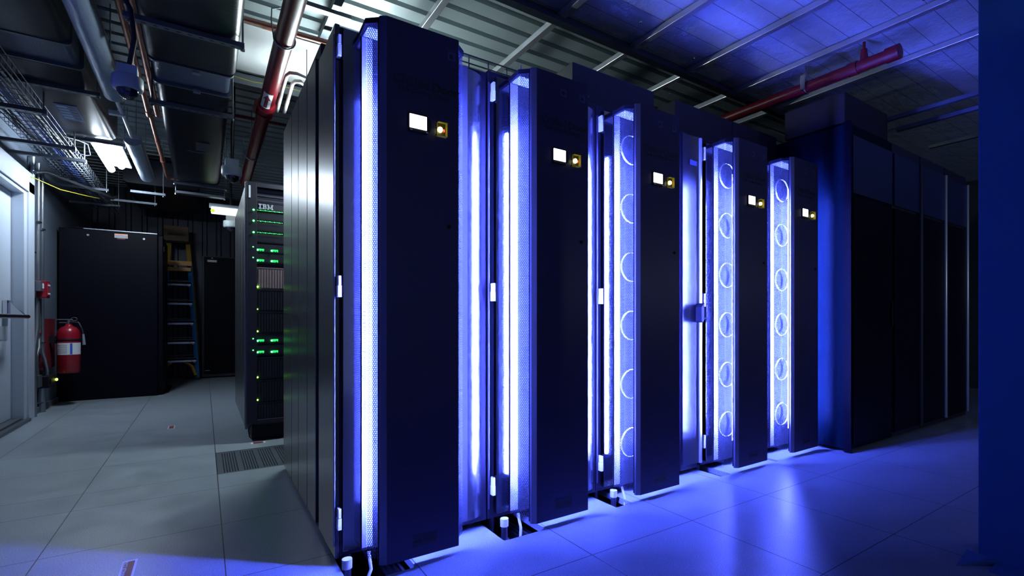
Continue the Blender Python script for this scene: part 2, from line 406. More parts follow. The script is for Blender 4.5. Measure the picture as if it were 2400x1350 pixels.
# fan ring behind the grille
def fan_mesh():
    b = MB(); n = 24
    for r0, r1, y in ((0.0775,0.081,2.004),):
        b.add([(rr*cos(2*pi*k/n), y-2.02, rr*sin(2*pi*k/n)) for rr in (r0, r1) for k in range(n)], [(k,(k+1)%n,(k+1)%n+n,k+n) for k in range(n)])
        b.add([(r0*cos(2*pi*k/n), yy-2.02, r0*sin(2*pi*k/n)) for yy in (y, y-0.010) for k in range(n)], [(k,(k+1)%n,(k+1)%n+n,k+n) for k in range(n)])
    me = bpy.data.meshes.new('fan'); me.from_pydata(b.v, [], b.f); me.update(); me.materials.append(M['hinge']); return me
FAN = fan_mesh()

# ---------------------------------------------------------------- the five racks with chilled doors
spec = [  # body x0, x1, top, panel left, right, left strip start, right strip end
    (0.42, 1.066, 2.085, 0.538, 0.849, 0.436, 1.037),
    (1.072,1.716, 2.085, 1.204, 1.522, 1.100, 1.702),
    (1.722,2.380, 2.42, 1.850, 2.174, 1.748, 2.370),
    (2.580,3.200, 2.42, 2.696, 3.026, 2.594, 3.190),
    (3.206,3.780, 2.42, 3.327, 3.668, 3.224, 3.765)]
names = ['nearest lit server rack in the row, its black side panels facing the left aisle',
         'second lit server rack from the left, full ChilledDoor lettering on its dark front',
         'third and middle lit server rack in the row, two small stickers high on its front',
         'fourth lit server rack, next to the blank shiny panel with a black latch',
         'fifth and farthest lit server rack, against the tall dark cabinet on the right']
def server_rack(i):
    x0, x1, top, pl, pr_, sl, sr = spec[i]
    R = thing('server_rack', names[i], 'server rack', ((x0+x1)/2, 2.05, 0), 'row of server racks with blue lit cooling doors')
    b = MB()
    if i == 0:
        b.box(x0+0.012,x1,2.44,3.60,0.03,2.20)
        b.box(x0+0.012,x1,2.052,2.44,0.03,2.085)
    else:
        b.box(x0,x1,2.052,2.30,0.03,2.10 if i < 2 else 2.10); b.box(x0,x1,2.26,3.60,0.03,top if i > 1 else 2.20)
    b.build('cabinet', M['rackdark'], R, bevel=0.004)
    if i == 0:                                # side panels facing the left aisle
        for ya, yb, zt in ((3.235,3.585,2.15),(2.985,3.225,2.15),(2.705,2.975,2.145),(2.475,2.695,2.14)):
            MB().box(x0-0.004,x0+0.012,ya,yb,0.025,zt).build('side_panel', M['rack'], R, bevel=0.003)
        MB().box(x0-0.004,x0+0.012,2.255,2.40,0.025,2.095).build('side_panel', M['rack'], R, bevel=0.003)
        MB().box(x0-0.006,x0+0.012,2.052,2.25,0.025,2.092).build('side_panel', M['rack'], R, bevel=0.003)
        for ya in (3.50, 2.50):
            MB().box(x0+0.03,x0+0.09,ya,ya+0.06,0.0,0.032).build('foot', M['rubber'], R)
    for xx, yy in ((x0+0.05,2.12),(x1-0.05,2.12),(x1-0.05,3.5)) + (((x0+0.05,3.4),) if i else ()):
        MB().tube([(xx,yy,-0.002 if yy > 2.31 else -0.45),(xx,yy,0.035)],0.018,10).build('levelling_leg', M['steeldull'], R)
    # the door
    f = MB(); f.box(sl,pl-0.036,2.020,2.050,0.06,2.065)                       # left strip
    D = f.build('cooling_door', M['strip'], R, bevel=0.002)
    a = pr_+0.040; mid = a+0.45*(sr-a)
    MB().box(a,mid,2.020,2.050,0.06,2.065).build('perforated_strip', M['strip2'], D)
    s2 = MB(); nst = 10                                                       # curved shiny outer edge
    for k in range(nst):
        u0, u1 = k/nst, (k+1)/nst
        y_a, y_b = 2.020+0.030*u0**2, 2.020+0.030*u1**2
        s2.add([(mid+(sr-mid)*u0,y_a,0.06),(mid+(sr-mid)*u1,y_b,0.06),(mid+(sr-mid)*u1,y_b,2.06),(mid+(sr-mid)*u0,y_a,2.06)], [(0,1,2,3)], True)
    s2.build('door_edge', M['polished'], D)
    MB().box(pl-0.034,pr_+0.034,2.0155,2.019,0.05,2.056).build('coil_face', M['coil'], D)
    for q_ in (pl-0.034, pr_-0.006): MB().box(q_,q_+0.040,2.013,2.0153,0.06,2.05).build('corner_glow_strip', M['bounce_liner'], D)  # pale strips added so the inner corners look hot with LED light
    # black caps above and below the box, black sheet behind the front panel
    cp = MB(); poly = [(pl-0.040,2.03),(pl-0.044,1.926),(pl-0.006,1.892),(pr_+0.006,1.892),(pr_+0.044,1.926),(pr_+0.040,2.03)]
    MB().box(pl-0.030,pr_+0.030,1.935,2.012,Z1-0.003,Z1-0.0005).build('lid_bounce_plate', M['bounce_liner'], D)  # pale plate added under the cap so the grille top looks lit
    cp.prism(poly, Z1, Z1+0.020); cp.box(pl-0.006,pr_+0.006,1.893,1.899,0.045,Z1)
    cp.build('box_frame', M['black'], D)
    o = shared('grille', GL, D, (pl-R.location[0], -2.05, 0)); o = shared('grille', GR, D, (pr_-R.location[0], -2.05, 0))
    shared('led_strip', LEDM, D, (pl-R.location[0]+0.014, 1.908-2.05, 0)); shared('led_strip', LEDM, D, (pr_-R.location[0]-0.014, 1.908-2.05, 0))
    if i >= 2:
        for k in range(6): shared('fan', FAN, D, (pl-R.location[0]+0.078, 2.015-2.05, 0.28+0.32*k))
    # front panel with chamfered edges
    fp = MB(); fp.prism([(pl-0.002,1.893),(pl,1.884),(pl+0.020,1.871),(pr_-0.004,1.871),(pr_,1.876),(pr_,1.893)], 0.035, 2.079)
    P_ = fp.build('front_panel', M['doorpanel'], D)
    ed = MB(); ed.prism([(pl-0.0035,1.8935),(pl-0.0015,1.8835),(pl+0.019,1.8702),(pl+0.0195,1.8712),(pl,1.8845),(pl-0.0015,1.8935)], 0.036, 2.078)
    ed.build('edge_trim', M['trim'], D)
    # display
    cxp = (pl+pr_)/2 - 0.012; y = 1.8705
    db = MB(); db.prism_y([(cxp-0.043,1.668),(cxp+0.030,1.668),(cxp+0.043,1.682),(cxp+0.048,1.705),(cxp+0.043,1.726),(cxp+0.030,1.740),(cxp-0.043,1.740)], y-0.005, y)
    db.build('display_housing', M['black'], D, bevel=0.002)
    MB().box(cxp-0.040,cxp+0.028,y-0.0085,y-0.0048,1.681,1.734).build('display_screen', M['screen'], D, bevel=0.003)
    for q in (-0.038, 0.024): MB().box(cxp+q,cxp+q+0.009,y-0.008,y-0.004,1.671,1.676).build('display_button', M['chrome'], D)
    # amber beacon: small clear box with a lamp inside
    bx_ = cxp+0.072; bb = MB()
    for za in (1.670, 1.724): bb.box(bx_,bx_+0.036,y-0.018,y,za,za+0.0015)
    bb.box(bx_+0.034,bx_+0.0365,y-0.020,y-0.002,1.670,1.7255); bb.box(bx_-0.001,bx_+0.0005,y-0.004,y,1.670,1.7255)
    bb.build('beacon_lens', M['amber'], D)
    MB().box(bx_,bx_+0.034,y-0.003,y-0.001,1.671,1.724).build('beacon_base', M['amberdark'], D)
    MB().lathe(bx_+0.009,y-0.010,[(0.0005,1.684),(0.008,1.688),(0.011,1.696),(0.008,1.704),(0.0005,1.708)],14).build('beacon_lamp', M['amberled'], D)
    MB().lathe(bx_+0.027,y-0.006,[(0.0003,1.690),(0.003,1.693),(0.003,1.700),(0.0003,1.703)],8).build('status_lamp', M['redled'], D)
    # lettering and badge
    tx = pl+0.041
    text('lettering_chilled', 'Chilled', M['letter2'], D, tx, y, 1.845, 0.047, bold=0.0009, sx=1.08)
    text('lettering_door', 'Door', M['letter'], D, tx+0.153, y, 1.845, 0.047, bold=0.0014, sx=1.08)
    text('lettering_tagline', 'Rack Cooling System', M['letter2'], D, tx+0.020, y, 1.820, 0.0265, sx=0.92)
    MB().box(cxp-0.025,cxp+0.070,y-0.001,y,0.075,0.122).build('badge', M['letter2'], D)
    text('badge_lettering', 'motivair', M['letter'], D, cxp-0.019, y-0.0015, 0.088, 0.0235)
    for q, (sx_) in enumerate((0.105, 0.215) if i else (0.215,)):
        MB().box(pl+sx_+0.045,pl+sx_+0.080,y-0.0008,y,1.985,2.020).build('sticker', M['sticker'], D)
        MB().box(pl+sx_+0.052,pl+sx_+0.068,y-0.0012,y-0.0009,1.993,2.010).build('sticker_print', M['letter2'], D)
    MB().lathe(0,0,[(0.001,0),(0.010,0),(0.010,0.004),(0.001,0.004)],14)
    kb = MB(); kb.tube([(pr_-0.045,y-0.003,1.32),(pr_-0.045,y,1.32)],0.008,14); kb.build('lock', M['black'], D)
    # hinges and rail on the left of the strip
    for hz in (1.955, 1.035, 0.145):
        hb = MB(); hb.box(sl-0.019,sl-0.004,2.020,2.050,hz,hz+0.045); hb.box(sl-0.017,sl-0.006,2.018,2.050,hz+0.045,hz+0.082)
        hb.build('hinge', M['hinge'], D, bevel=0.002)
    MB().tube([(sl-0.026,2.044,0.08),(sl-0.026,2.044,2.04)],0.004,8).build('door_rail', M['trim'], D)
    # water hose and valve under the door
    if i < 3:
        vx = sl+0.01+0.02*i; v = MB()
        MB().tube([(vx,2.00,0.005),(vx,2.00,0.040)],0.019,16).build('valve_collar', M['hinge'], D)
        v.tube([(vx,2.00,-0.20),(vx,2.00,0.005)],0.015,14); v.tube([(vx,2.00,-0.075),(vx,2.00,-0.055)],0.023,14); v.tube([(vx,2.00,-0.45),(vx,2.00,-0.2)],0.022,14)
        v.tube([(vx-0.02,2.00,-0.09),(vx+0.05,2.00,-0.09)],0.012,10)
        v.build('drain_valve', M['trim'], D)
        hx = pl-0.02; h = MB(); h.tube([(hx,1.97,0.06),(hx+0.004,1.95,0.0),(hx-0.012-0.05*(i==0),1.935-0.03*(i==0),-0.12),(hx-0.02-0.12*(i==0),1.93-0.05*(i==0),-0.44)],0.0065,10)
        h.build('drain_hose', M['cablewhite'], D)
    return R
for i in range(5): server_rack(i)

# blank shiny panel between the third and the fourth rack
R = thing('blanking_panel', 'tall plain polished panel with a black latch between two lit racks', 'panel', (2.475,2.03,0))
bp_ = MB(); n = 12
for k in range(n):
    u0, u1 = k/n, (k+1)/n; ya, yb = 2.030+0.006*sin(pi*u0), 2.030+0.006*sin(pi*u1)
    bp_.add([(2.385+0.150*u0,ya,0.06),(2.385+0.150*u1,yb,0.06),(2.385+0.150*u1,yb,2.09),(2.385+0.150*u0,ya,2.09)], [(0,1,2,3)], True)
bp_.build('panel_face', M['panelface'], R)
MB().box(2.385,2.535,2.045,2.25,0.03,2.10).build('panel_body', M['rackdark'], R)
MB().box(2.535,2.553,2.018,2.045,0.06,2.085).build('panel_edge', M['alu'], R, bevel=0.003)
lv = MB(); lv.prism_y([(2.505,1.03),(2.532,1.055),(2.532,0.955),(2.518,0.935),(2.505,0.945)],1.985,2.03); lv.tube([(2.53,2.0,0.962),(2.566,1.99,0.962)],0.006,8)
lv.build('latch', M['black'], R)
MB().box(2.45,2.51,2.026,2.029,1.905,1.935).build('label', M['sticker'], R)
# ---------------------------------------------------------------- tall dark cabinets on the right
R = thing('tall_cabinet', 'tall dark cabinet whose blue lit side stands past the farthest glowing rack', 'cabinet', (4.1,2.2,0))
MB().box(3.79,4.48,1.715,3.4,0.02,2.365).build('cabinet_body', M['cabblue'], R, bevel=0.004)
MB().box(3.785,3.80,1.700,1.745,0.0,2.38).build('corner_post', M['cabface'], R)
MB().box(3.82,4.47,1.700,1.714,1.865,2.28).build('upper_panel', M['transom'], R)
MB().box(3.82,4.47,1.700,1.714,0.06,1.84).build('cabinet_door', M['cabface'], R)
MB().tube([(4.44,1.69,0.9),(4.44,1.69,1.1)],0.008,8).build('handle', M['black'], R)
tall = [(4.50,5.05,'tall dark cabinet second along the row past the blue lit side'),(5.07,5.62,'tall dark cabinet third along the row with a bright streak on its door edge'),(5.64,6.20,'tall dark cabinet farthest along, brightest lamp reflection on its rounded edge')]
for q, (a, b_, lab) in enumerate(tall):
    R = thing('tall_cabinet', lab, 'cabinet', ((a+b_)/2,2.2,0), 'tall dark cabinets receding on the right')
    MB().box(a,b_,1.715,3.4,0.02,2.365).build('cabinet_body', M['rackdark'], R, bevel=0.004)
    MB().box(a+0.01,b_-0.04,1.700,1.714,1.865,2.28).build('upper_panel', M['transom'], R)
    MB().box(a+0.01,b_-0.04,1.700,1.714,0.06,1.84).build('cabinet_door', M['cabface'], R)
    ee = MB(); ee.tube([(b_-0.024,1.702,0.06),(b_-0.024,1.702,2.28)],0.022,24); ee.build('rounded_edge', M['edge' if q else 'rackdark'], R)
    MB().box(a+0.005,a+0.010,1.698,1.714,0.9,1.1).build('handle', M['black'], R)
R = thing('upper_duct', 'grey boxed duct on top of the tall dark cabinet, under the ceiling', 'duct', (4.1,2.2,2.38))
MB().box(3.795,4.5,1.745,2.20,2.381,2.60).build('duct_shell', M['ductgrey'], R, bevel=0.004)

# ---------------------------------------------------------------- rack with green lights
R = thing('server_rack', 'black IBM server rack covered in green lights behind the perforated floor tile', 'server rack', (0.59,5.3,0))
xa, xb, yf, yb = 0.265, 0.915, 4.55, 6.06
MB().box(xa+0.008,xb,yf+0.02,yb,0.14,2.02).build('cabinet', M['rackdark'], R, bevel=0.003)
MB().box(xa+0.045,xb,yf+0.03,yb-0.05,0.012,0.14).build('plinth', M['black'], R)
for k in range(4):
    y0_ = yf+0.05+k*0.365; MB().box(xa-0.004,xa+0.008,y0_,y0_+0.355,0.12,2.00-0.0*k).build('side_panel', M['rack'], R, bevel=0.003)
MB().box(xa-0.002,xa+0.012,yf+0.004,yf+0.045,0.10,2.035).build('corner_strip', M['steeldull'], R)
fd = MB(); fd.box(0.272,0.340,yf-0.03,yf+0.018,0.14,2.03); fd.box(0.340,xb,yf-0.03,yf+0.018,1.995,2.03); fd.box(0.340,xb,yf-0.03,yf+0.018,0.14,0.17)
fdo = fd.build('front_door', M['rackdark'], R, bevel=0.002)
mesh_m = mat('rack_mesh', (0.05,0.05,0.075), 0.4, 0.4)
ms = MB(); z = 1.86
while z < 1.99: ms.box(0.342,xb-0.01,yf-0.004,yf,z,z+0.0045); z += 0.011
xq = 0.345
while xq < xb-0.01: ms.box(xq,xq+0.0025,yf-0.003,yf+0.001,1.86,1.99); xq += 0.009
for zz in (1.965,1.93,1.89): ms.box(0.342,xb-0.01,yf-0.006,yf-0.004,zz,zz+0.014)
ms.build('perforated_header', mesh_m, fdo)
MB().box(0.284,0.297,yf-0.033,yf-0.030,1.905,2.000).build('label', M['white'], fdo)
IB = MB(); iy0, iy1, iz, ih = yf-0.014, yf-0.008, 1.829, 0.040
def lbox(a, b_, c, d): IB.box(0.352+a, 0.352+b_, iy0, iy1, iz+c*ih, iz+d*ih)
lbox(0,.022,0,.2); lbox(0,.022,.8,1); lbox(.006,.016,.2,.8)
lbox(.026,.050,0,.2); lbox(.026,.050,.8,1); lbox(.030,.039,.2,.8); lbox(.038,.050,.42,.58); lbox(.045,.056,.08,.46); lbox(.044,.054,.54,.92)
lbox(.059,.073,0,.2); lbox(.087,.101,0,.2); lbox(.063,.072,.2,1); lbox(.088,.097,.2,1); lbox(.059,.064,.8,1); lbox(.096,.101,.8,1)
IB.prism_y([(0.352+a,iz+c*ih) for a,c in ((.070,1),(.080,.30),(.090,1),(.090,.72),(.082,.12),(.078,.12),(.070,.72))], iy0, iy1)
IB.build('lettering', mat('pale_letters', (0.42,0.44,0.52), 0.4), fdo)
MB().box(0.342,xb-0.01,yf-0.008,yf+0.01,1.815,1.875).build('header_panel', M['rackdark'], fdo)
# shelves: units with their lamps
def lamp(x, z, r, m_, par, dy=0.012):
    b = MB(); b.lathe(x, yf-dy, [(0.0004,z-r),(r*0.8,z-r*0.6),(r,z),(r*0.8,z+r*0.6),(0.0004,z+r)], 8); return b.build('indicator_lamp', m_, par)
def unit(z0, h, kind):
    u = MB(); u.box(0.342,xb-0.01,yf-0.002,yf+0.02,z0,z0+h-0.004)
    if kind == 'drive':
        u.box(0.350,xb-0.01,yf-0.007,yf-0.002,z0+h-0.012,z0+h-0.005)
        xq = 0.352
        while xq < xb-0.02: u.box(xq,xq+0.014,yf-0.008,yf-0.002,z0+0.012,z0+h-0.02); xq += 0.019
    if kind == 'switch':
        xq = 0.352
        while xq < xb-0.02: u.box(xq,xq+0.012,yf-0.006,yf-0.002,z0+0.012,z0+0.024); xq += 0.017
    return u
frm = mat('drive_bay_grey', (0.022,0.02,0.032), 0.45, 0.3); frp = mat('drive_bay_beige', (0.30,0.22,0.22), 0.5, 0.2)
for k, z0_ in enumerate((0.14,0.318,0.496)):
    un = unit(z0_-0.014,0.178,'drive').build('drive_shelf', frm, R); lamp(0.345,z0_+0.006,0.0065,M['green2'],un)
for z0_, mm_ in ((0.860,frm),(1.034,frm),(1.210,frp)):
    un = unit(z0_-0.014,0.178,'drive').build('drive_shelf', mm_, R); lamp(0.345,z0_+0.004,0.0065 if z0_ != 1.034 else 0.0045,M['green2'],un)
for z0_ in (0.672,0.762,1.395,1.478):
    un = unit(z0_,0.086,'switch').build('server_unit', frm, R)
    for q in (0.345, 0.443):
        lamp(q,z0_+0.027,0.0075,M['green'],un)
        MB().box(q+0.006,q+0.046,yf-0.006,yf-0.003,z0_+0.018,z0_+0.038).build('lit_window', M['greensoft'], un)
    lamp(0.314,z0_+0.045,0.0042,M['green'],fdo,0.034)
for z0_ in (1.585,1.675,1.760):
    un = unit(z0_-0.03,0.084,'switch').build('network_switch', frm, R)
    lamp(0.317,z0_+0.052,0.0072,M['green'],fdo,0.036)
    for q in range(18):
        lamp(0.334+q*0.0205*0.5*1.05,z0_+0.058+random.uniform(-.001,.001),0.0016+0.0010*(q%3==0),M['green'],un)
cb = MB(); cb.tube([(0.300,4.56,0.13),(0.285,4.56,0.09),(0.292,4.55,0.04),(0.31,4.54,0.015),(0.325,4.55,0.05)],0.004,8); cb.build('power_cord', M['black'], R)

# ---------------------------------------------------------------- big black cabinet, back cabinet
R = thing('black_cabinet', 'wide black cabinet standing against the left wall behind the fire extinguisher', 'cabinet', (-0.9,8.6,0))
MB().box(-1.375,-0.435,8.10,9.14,0.02,2.035).build('cabinet_body', M['cabface'], R, bevel=0.004)
fp = MB(); fp.box(-1.395,-0.485,8.06,8.10,0.0,2.045)
dd = fp.build('cabinet_door', M['cabface'], R, bevel=0.006)
MB().box(-1.18,-0.49,8.055,8.102,2.046,2.056).build('top_lip', M['steel'], R)
MB().box(-0.90,-0.775,8.054,8.059,1.965,2.000).build('label', M['white'], dd)
MB().box(-0.90,-0.775,8.054,8.059,2.001,2.016).build('label_stripe', M['copper'], dd); MB().box(-0.875,-0.80,8.054,8.059,1.950,1.964).build('label_stripe', M['maroon'], dd)
for q in (-1.14,-0.62): MB().tube([(q,8.06,1.975),(q,8.052,1.975)],0.012,12).build('screw', M['steel'], dd)
MB().box(-0.435,-0.385,8.30,9.16,0.0,0.012).build('floor_plate', M['black'], R)
MB().box(-0.434,-0.430,8.25,8.30,1.86,1.92).build('side_label', M['white'], R)
hb = MB(); hb.tube([(-1.33,8.2,2.035),(-1.33,8.2,2.075),(-1.20,8.2,2.075),(-1.20,8.2,2.035)],0.009,8); hb.build('lifting_bracket', M['black'], R)
R = thing('black_cabinet', 'narrower black cabinet with a white label against the back wall beside the ladder', 'cabinet', (0.3,10.2,0))
MB().box(-0.03,0.66,10.05,10.36,0.02,2.03).build('cabinet_body', M['rackdark'], R, bevel=0.004)
dd = MB().box(0.0,0.63,10.02,10.05,0.08,2.01).build('cabinet_door', M['cabface'], R, bevel=0.004)
MB().box(0.045,0.175,10.014,10.02,1.925,1.960).build('label', M['white'], dd)
MB().add([(0.095,10.014,1.985),(0.125,10.014,1.985),(0.11,10.014,2.004)],[(0,1,2)]).build('emblem', M['steel'], dd)
MB().box(0.01,0.08,10.012,10.02,0.125,0.133).build('lower_mark', M['steel'], dd)

# ---------------------------------------------------------------- ladder
R = thing('step_ladder', 'blue and yellow folding step ladder leaning between the two black cabinets', 'ladder', (-0.3,10.05,0))
def rail_x(z, side):                          # rails spread towards the floor
    return -0.335 + side*(0.105+0.145*(1-z/2.45))
rl = MB()
for sd in (-1, 1):
    b = MB(); b.bar((rail_x(0.03,sd),9.86,0.03),(rail_x(1.88,sd),9.96,1.88),0.026,0.055); b.build('front_rail', M['bluefg'], R)
    b = MB(); b.bar((rail_x(1.88,sd),9.96,1.88),(rail_x(2.20,sd),9.98,2.20),0.026,0.055); b.build('upper_rail', M['yellowfg'], R)
    b = MB(); b.bar((rail_x(0.25,sd)+sd*0.036,10.22,0.20),(rail_x(1.9,sd)+sd*0.024,10.04,1.9),0.022,0.04); b.build('rear_rail', M['yellowfg'], R)
    b = MB(); b.bar((rail_x(0.03,sd),9.86,0.0),(rail_x(0.03,sd),9.86,0.05),0.04,0.07); b.build('foot', M['rubber'], R)
    b = MB(); b.tube([(rail_x(0.1,sd)-sd*0.02,9.85,0.08),(rail_x(0.2,sd)-sd*0.06,9.85,0.22),(rail_x(0.3,sd)-sd*0.16,9.86,0.31)],0.022,8); b.build('foot_brace', M['orange'], R)
for z in (0.345,0.635,0.94,1.255,1.56):
    b = MB(); b.box(rail_x(z,-1),rail_x(z,1),9.80+0.054*z,9.88+0.054*z,z-0.020,z+0.012); b.box(rail_x(z,-1),rail_x(z,1),9.80+0.054*z,9.81+0.054*z,z-0.048,z+0.014); b.build('step', M['alu'], R)
    b = MB(); b.box(rail_x(z,-1)-0.02,rail_x(z,1)+0.02,10.14-0.1*z/2,10.16-0.1*z/2,z+0.035,z+0.050); b.build('rear_brace', M['steeldull'], R)
    for sd in (-1, 1):
        MB().bar((rail_x(z,sd)-sd*0.01,9.80+0.054*z,z-0.07),(rail_x(z,sd)-sd*0.07,9.80+0.054*z,z-0.025),0.006,0.010).build('step_brace', M['steel'], R)
b = MB(); b.box(-0.53,-0.165,9.86,10.02,1.855,1.885); b.box(-0.53,-0.165,9.855,9.87,1.83,1.90); b.build('pail_shelf', M['orange'], R)
MB().box(-0.50,-0.175,9.87,9.99,1.745,1.80).build('lower_shelf', M['orange'], R)
MB().box(-0.49,-0.185,9.88,10.06,2.19,2.215).build('top_step', M['black'], R)
R = thing('cardboard_box', 'small brown cardboard box sitting on the top of the step ladder', 'box', (-0.36,9.97,2.216))
MB().box(-0.52,-0.205,9.86,10.06,2.216,2.45).build('carton', mat('cardboard', (0.20,0.12,0.07), 0.7), R, bevel=0.003)
MB().box(-0.47,-0.25,9.857,9.860,2.30,2.335).build('printing', mat('carton_print', (0.07,0.05,0.05), 0.7), R)

# ---------------------------------------------------------------- fire extinguisher, alarm box, conduits on the left wall
ex, ey = -1.235, 7.62
R = thing('fire_extinguisher', 'red fire extinguisher with a white label hanging on the left wall', 'fire extinguisher', (ex,ey,0.36))
MB().lathe(ex,ey,[(0.001,0.37),(0.085,0.37),(0.098,0.39),(0.098,0.80),(0.090,0.845),(0.065,0.875),(0.030,0.895),(0.026,0.915),(0.001,0.915)]).build('cylinder', M['redpaint'], R)
lb = MB(); n = 14
lb.add([(ex+0.0995*cos(a),ey+0.0995*sin(a),z) for z in (0.575,0.705) for a in [-pi*0.95+k*(pi*0.9)/n for k in range(n+1)]], [(k,k+1,k+n+2,k+n+1) for k in range(n)], True); lb.build('label', M['white'], R)
lb = MB(); lb.add([(ex+0.1005*cos(a),ey+0.1005*sin(a),z) for z in (0.58,0.70) for a in (-pi*0.42,-pi*0.36)], [(0,1,3,2)], True); lb.build('label_stripe', M['cableblue'], R)
for q in range(5):
    zq = 0.595+q*0.021; l2 = MB(); l2.add([(ex+0.1005*cos(a),ey+0.1005*sin(a),z) for z in (zq,zq+0.005) for a in [-pi*0.90+k*(pi*0.4)/6 for k in range(7)]], [(k,k+1,k+8,k+7) for k in range(6)], True); l2.build('label_print', M['cablegrey'], R)
vb = MB(); vb.tube([(ex,ey,0.905),(ex,ey,0.955)],0.016,12); vb.box(ex-0.10,ex+0.03,ey-0.012,ey+0.012,0.958,0.968); vb.box(ex-0.08,ex+0.02,ey-0.01,ey+0.01,0.925,0.934)
vb.build('valve', M['steel'], R)
rg = MB(); rg.tube([(ex+0.045+0.025*cos(a),ey-0.01,0.968+0.018*sin(a)) for a in [k*2*pi/14 for k in range(15)]],0.0025,6); rg.build('pull_ring', M['steel'], R)
hs_ = MB(); hs_.tube([(ex+0.01,ey-0.02,0.935),(ex+0.085,ey-0.04,0.93),(ex+0.115,ey-0.05,0.86),(ex+0.125,ey-0.05,0.80)],0.008,8); hs_.build('hose', M['rubber'], R)
nz_ = MB(); nz_.tube([(ex+0.125,ey-0.05,0.80),(ex+0.133,ey-0.05,0.68)],[0.010,0.014],10); nz_.build('nozzle', M['cablegrey'], R)
st = MB(); st.lathe(ex,ey,[(0.0985,0.725),(0.1015,0.728),(0.1015,0.748),(0.0985,0.750)]); st.box(LW+0.031,ex-0.095,ey-0.02,ey+0.02,0.70,0.78); st.build('bracket', M['black'], R)
o = MB().box(LW+0.001,LW+0.03,7.36,7.86,0.43,0.97).build('extinguisher_board', mat('dark_red_board', (0.16,0.01,0.02), 0.5)); tag(o, 'dark red backing board on the wall behind the fire extinguisher', 'board')

R = thing('fire_alarm_pull', 'small red fire alarm pull station on the wall beside the metal conduits', 'fire alarm', (LW+0.06,7.12,1.20))
MB().box(LW+0.04,LW+0.115,7.03,7.17,1.18,1.35).build('housing', M['redpaint'], R, bevel=0.004)
MB().box(LW+0.116,LW+0.121,7.05,7.15,1.20,1.33).build('pull_plate', M['maroon'], R)
for q in (1.215,1.30): MB().box(LW+0.121,LW+0.124,7.06,7.14,q,q+0.015).build('marking', M['white'], R)
o = MB().box(LW+0.04,LW+0.10,6.90,7.02,1.24,1.34).build('junction_box', M['steeldull'], bevel=0.003); tag(o, 'grey metal junction box beside the red fire alarm pull', 'junction box')
o = MB().box(LW+0.101,LW+0.104,6.95,7.0,1.27,1.32).build('box_sticker', M['white'], o)
def conduit(pts, lab, r=0.017):
    o = MB().tube(pts, r, 12).build('metal_conduit', M['steel']); return tag(o, lab, 'conduit', 'metal conduits on the left wall')
conduit([(LW+0.035,6.93,2.60),(LW+0.035,6.93,1.34)], 'metal conduit nearest the door, running down into the grey junction box', 0.022)
conduit([(LW+0.035,7.14,2.55),(LW+0.035,7.14,1.36)], 'metal conduit running from the ceiling down to the red alarm box', 0.017)
conduit([(LW+0.035,7.29,2.50),(LW+0.035,7.29,0.62),(LW+0.045,7.33,0.55),(LW+0.05,7.40,0.42),(LW+0.05,7.40,0.36)], 'metal conduit farthest from the door with a bend near the black socket box', 0.017)
conduit([(LW+0.04,7.06,1.18),(LW+0.04,7.06,0.88),(LW+0.04,6.97,0.70),(LW+0.04,6.95,0.55),(LW+0.04,6.95,0.0)], 'bent metal conduit from under the red alarm box down to the floor', 0.024)
conduit([(LW+0.035,7.17,1.17),(LW+0.035,7.17,0.68),(LW+0.035,7.06,0.58),(LW+0.035,7.06,0.36)], 'thin bent metal conduit ending in the small grey socket box', 0.017)
conduit([(LW+0.035,7.27,0.26),(LW+0.035,7.27,0.0)], 'short wide conduit from the black socket box to the floor', 0.030)
clips = MB()
for yy, zz in ((7.14,1.95),(7.29,1.90),(7.14,0.82),(7.29,0.72),(7.27,0.10),(6.93,1.62)):
    o = MB().box(LW+0.0,LW+0.056,yy-0.035,yy+0.035,zz-0.008,zz+0.008).build('conduit_clip', M['chrome'])
    tag(o, 'thin bright metal clip holding a conduit to the left wall', 'clip', 'conduit clips')
R = thing('socket_box', 'black socket box with a small yellow green lamp low on the left wall', 'socket box', (LW+0.05,7.40,0.30))
MB().box(LW+0.001,LW+0.10,7.22,7.50,0.25,0.37).build('housing', M['black'], R, bevel=0.004)
MB().box(LW+0.04,LW+0.10,7.24,7.30,0.29,0.34).build('plate', M['white'], R)
MB().lathe(LW+0.112,7.47,[(0.001,0.300),(0.010,0.305),(0.012,0.315),(0.010,0.325),(0.001,0.330)],10).build('lamp', mat('yellow_green_pilot', (0,0,0), 0.4, emit=(0.7,1.0,0.1), es=4), R)
o = MB().box(LW+0.001,LW+0.07,7.00,7.11,0.28,0.40).build('junction_box', M['steeldull'], bevel=0.003); tag(o, 'small grey junction box low on the wall beside the black socket box', 'junction box')
R = thing('wall_notice', 'pale paper notice in a frame on the wall between the conduits', 'notice', (LW+0.004,7.04,1.75))
MB().box(LW+0.001,LW+0.008,6.97,7.10,1.55,1.88).build('sheet', M['white'], R); MB().box(LW+0.008,LW+0.010,6.985,7.085,1.60,1.82).build('printed_area', mat('pale_print', (0.42,0.5,0.55), 0.5), R)

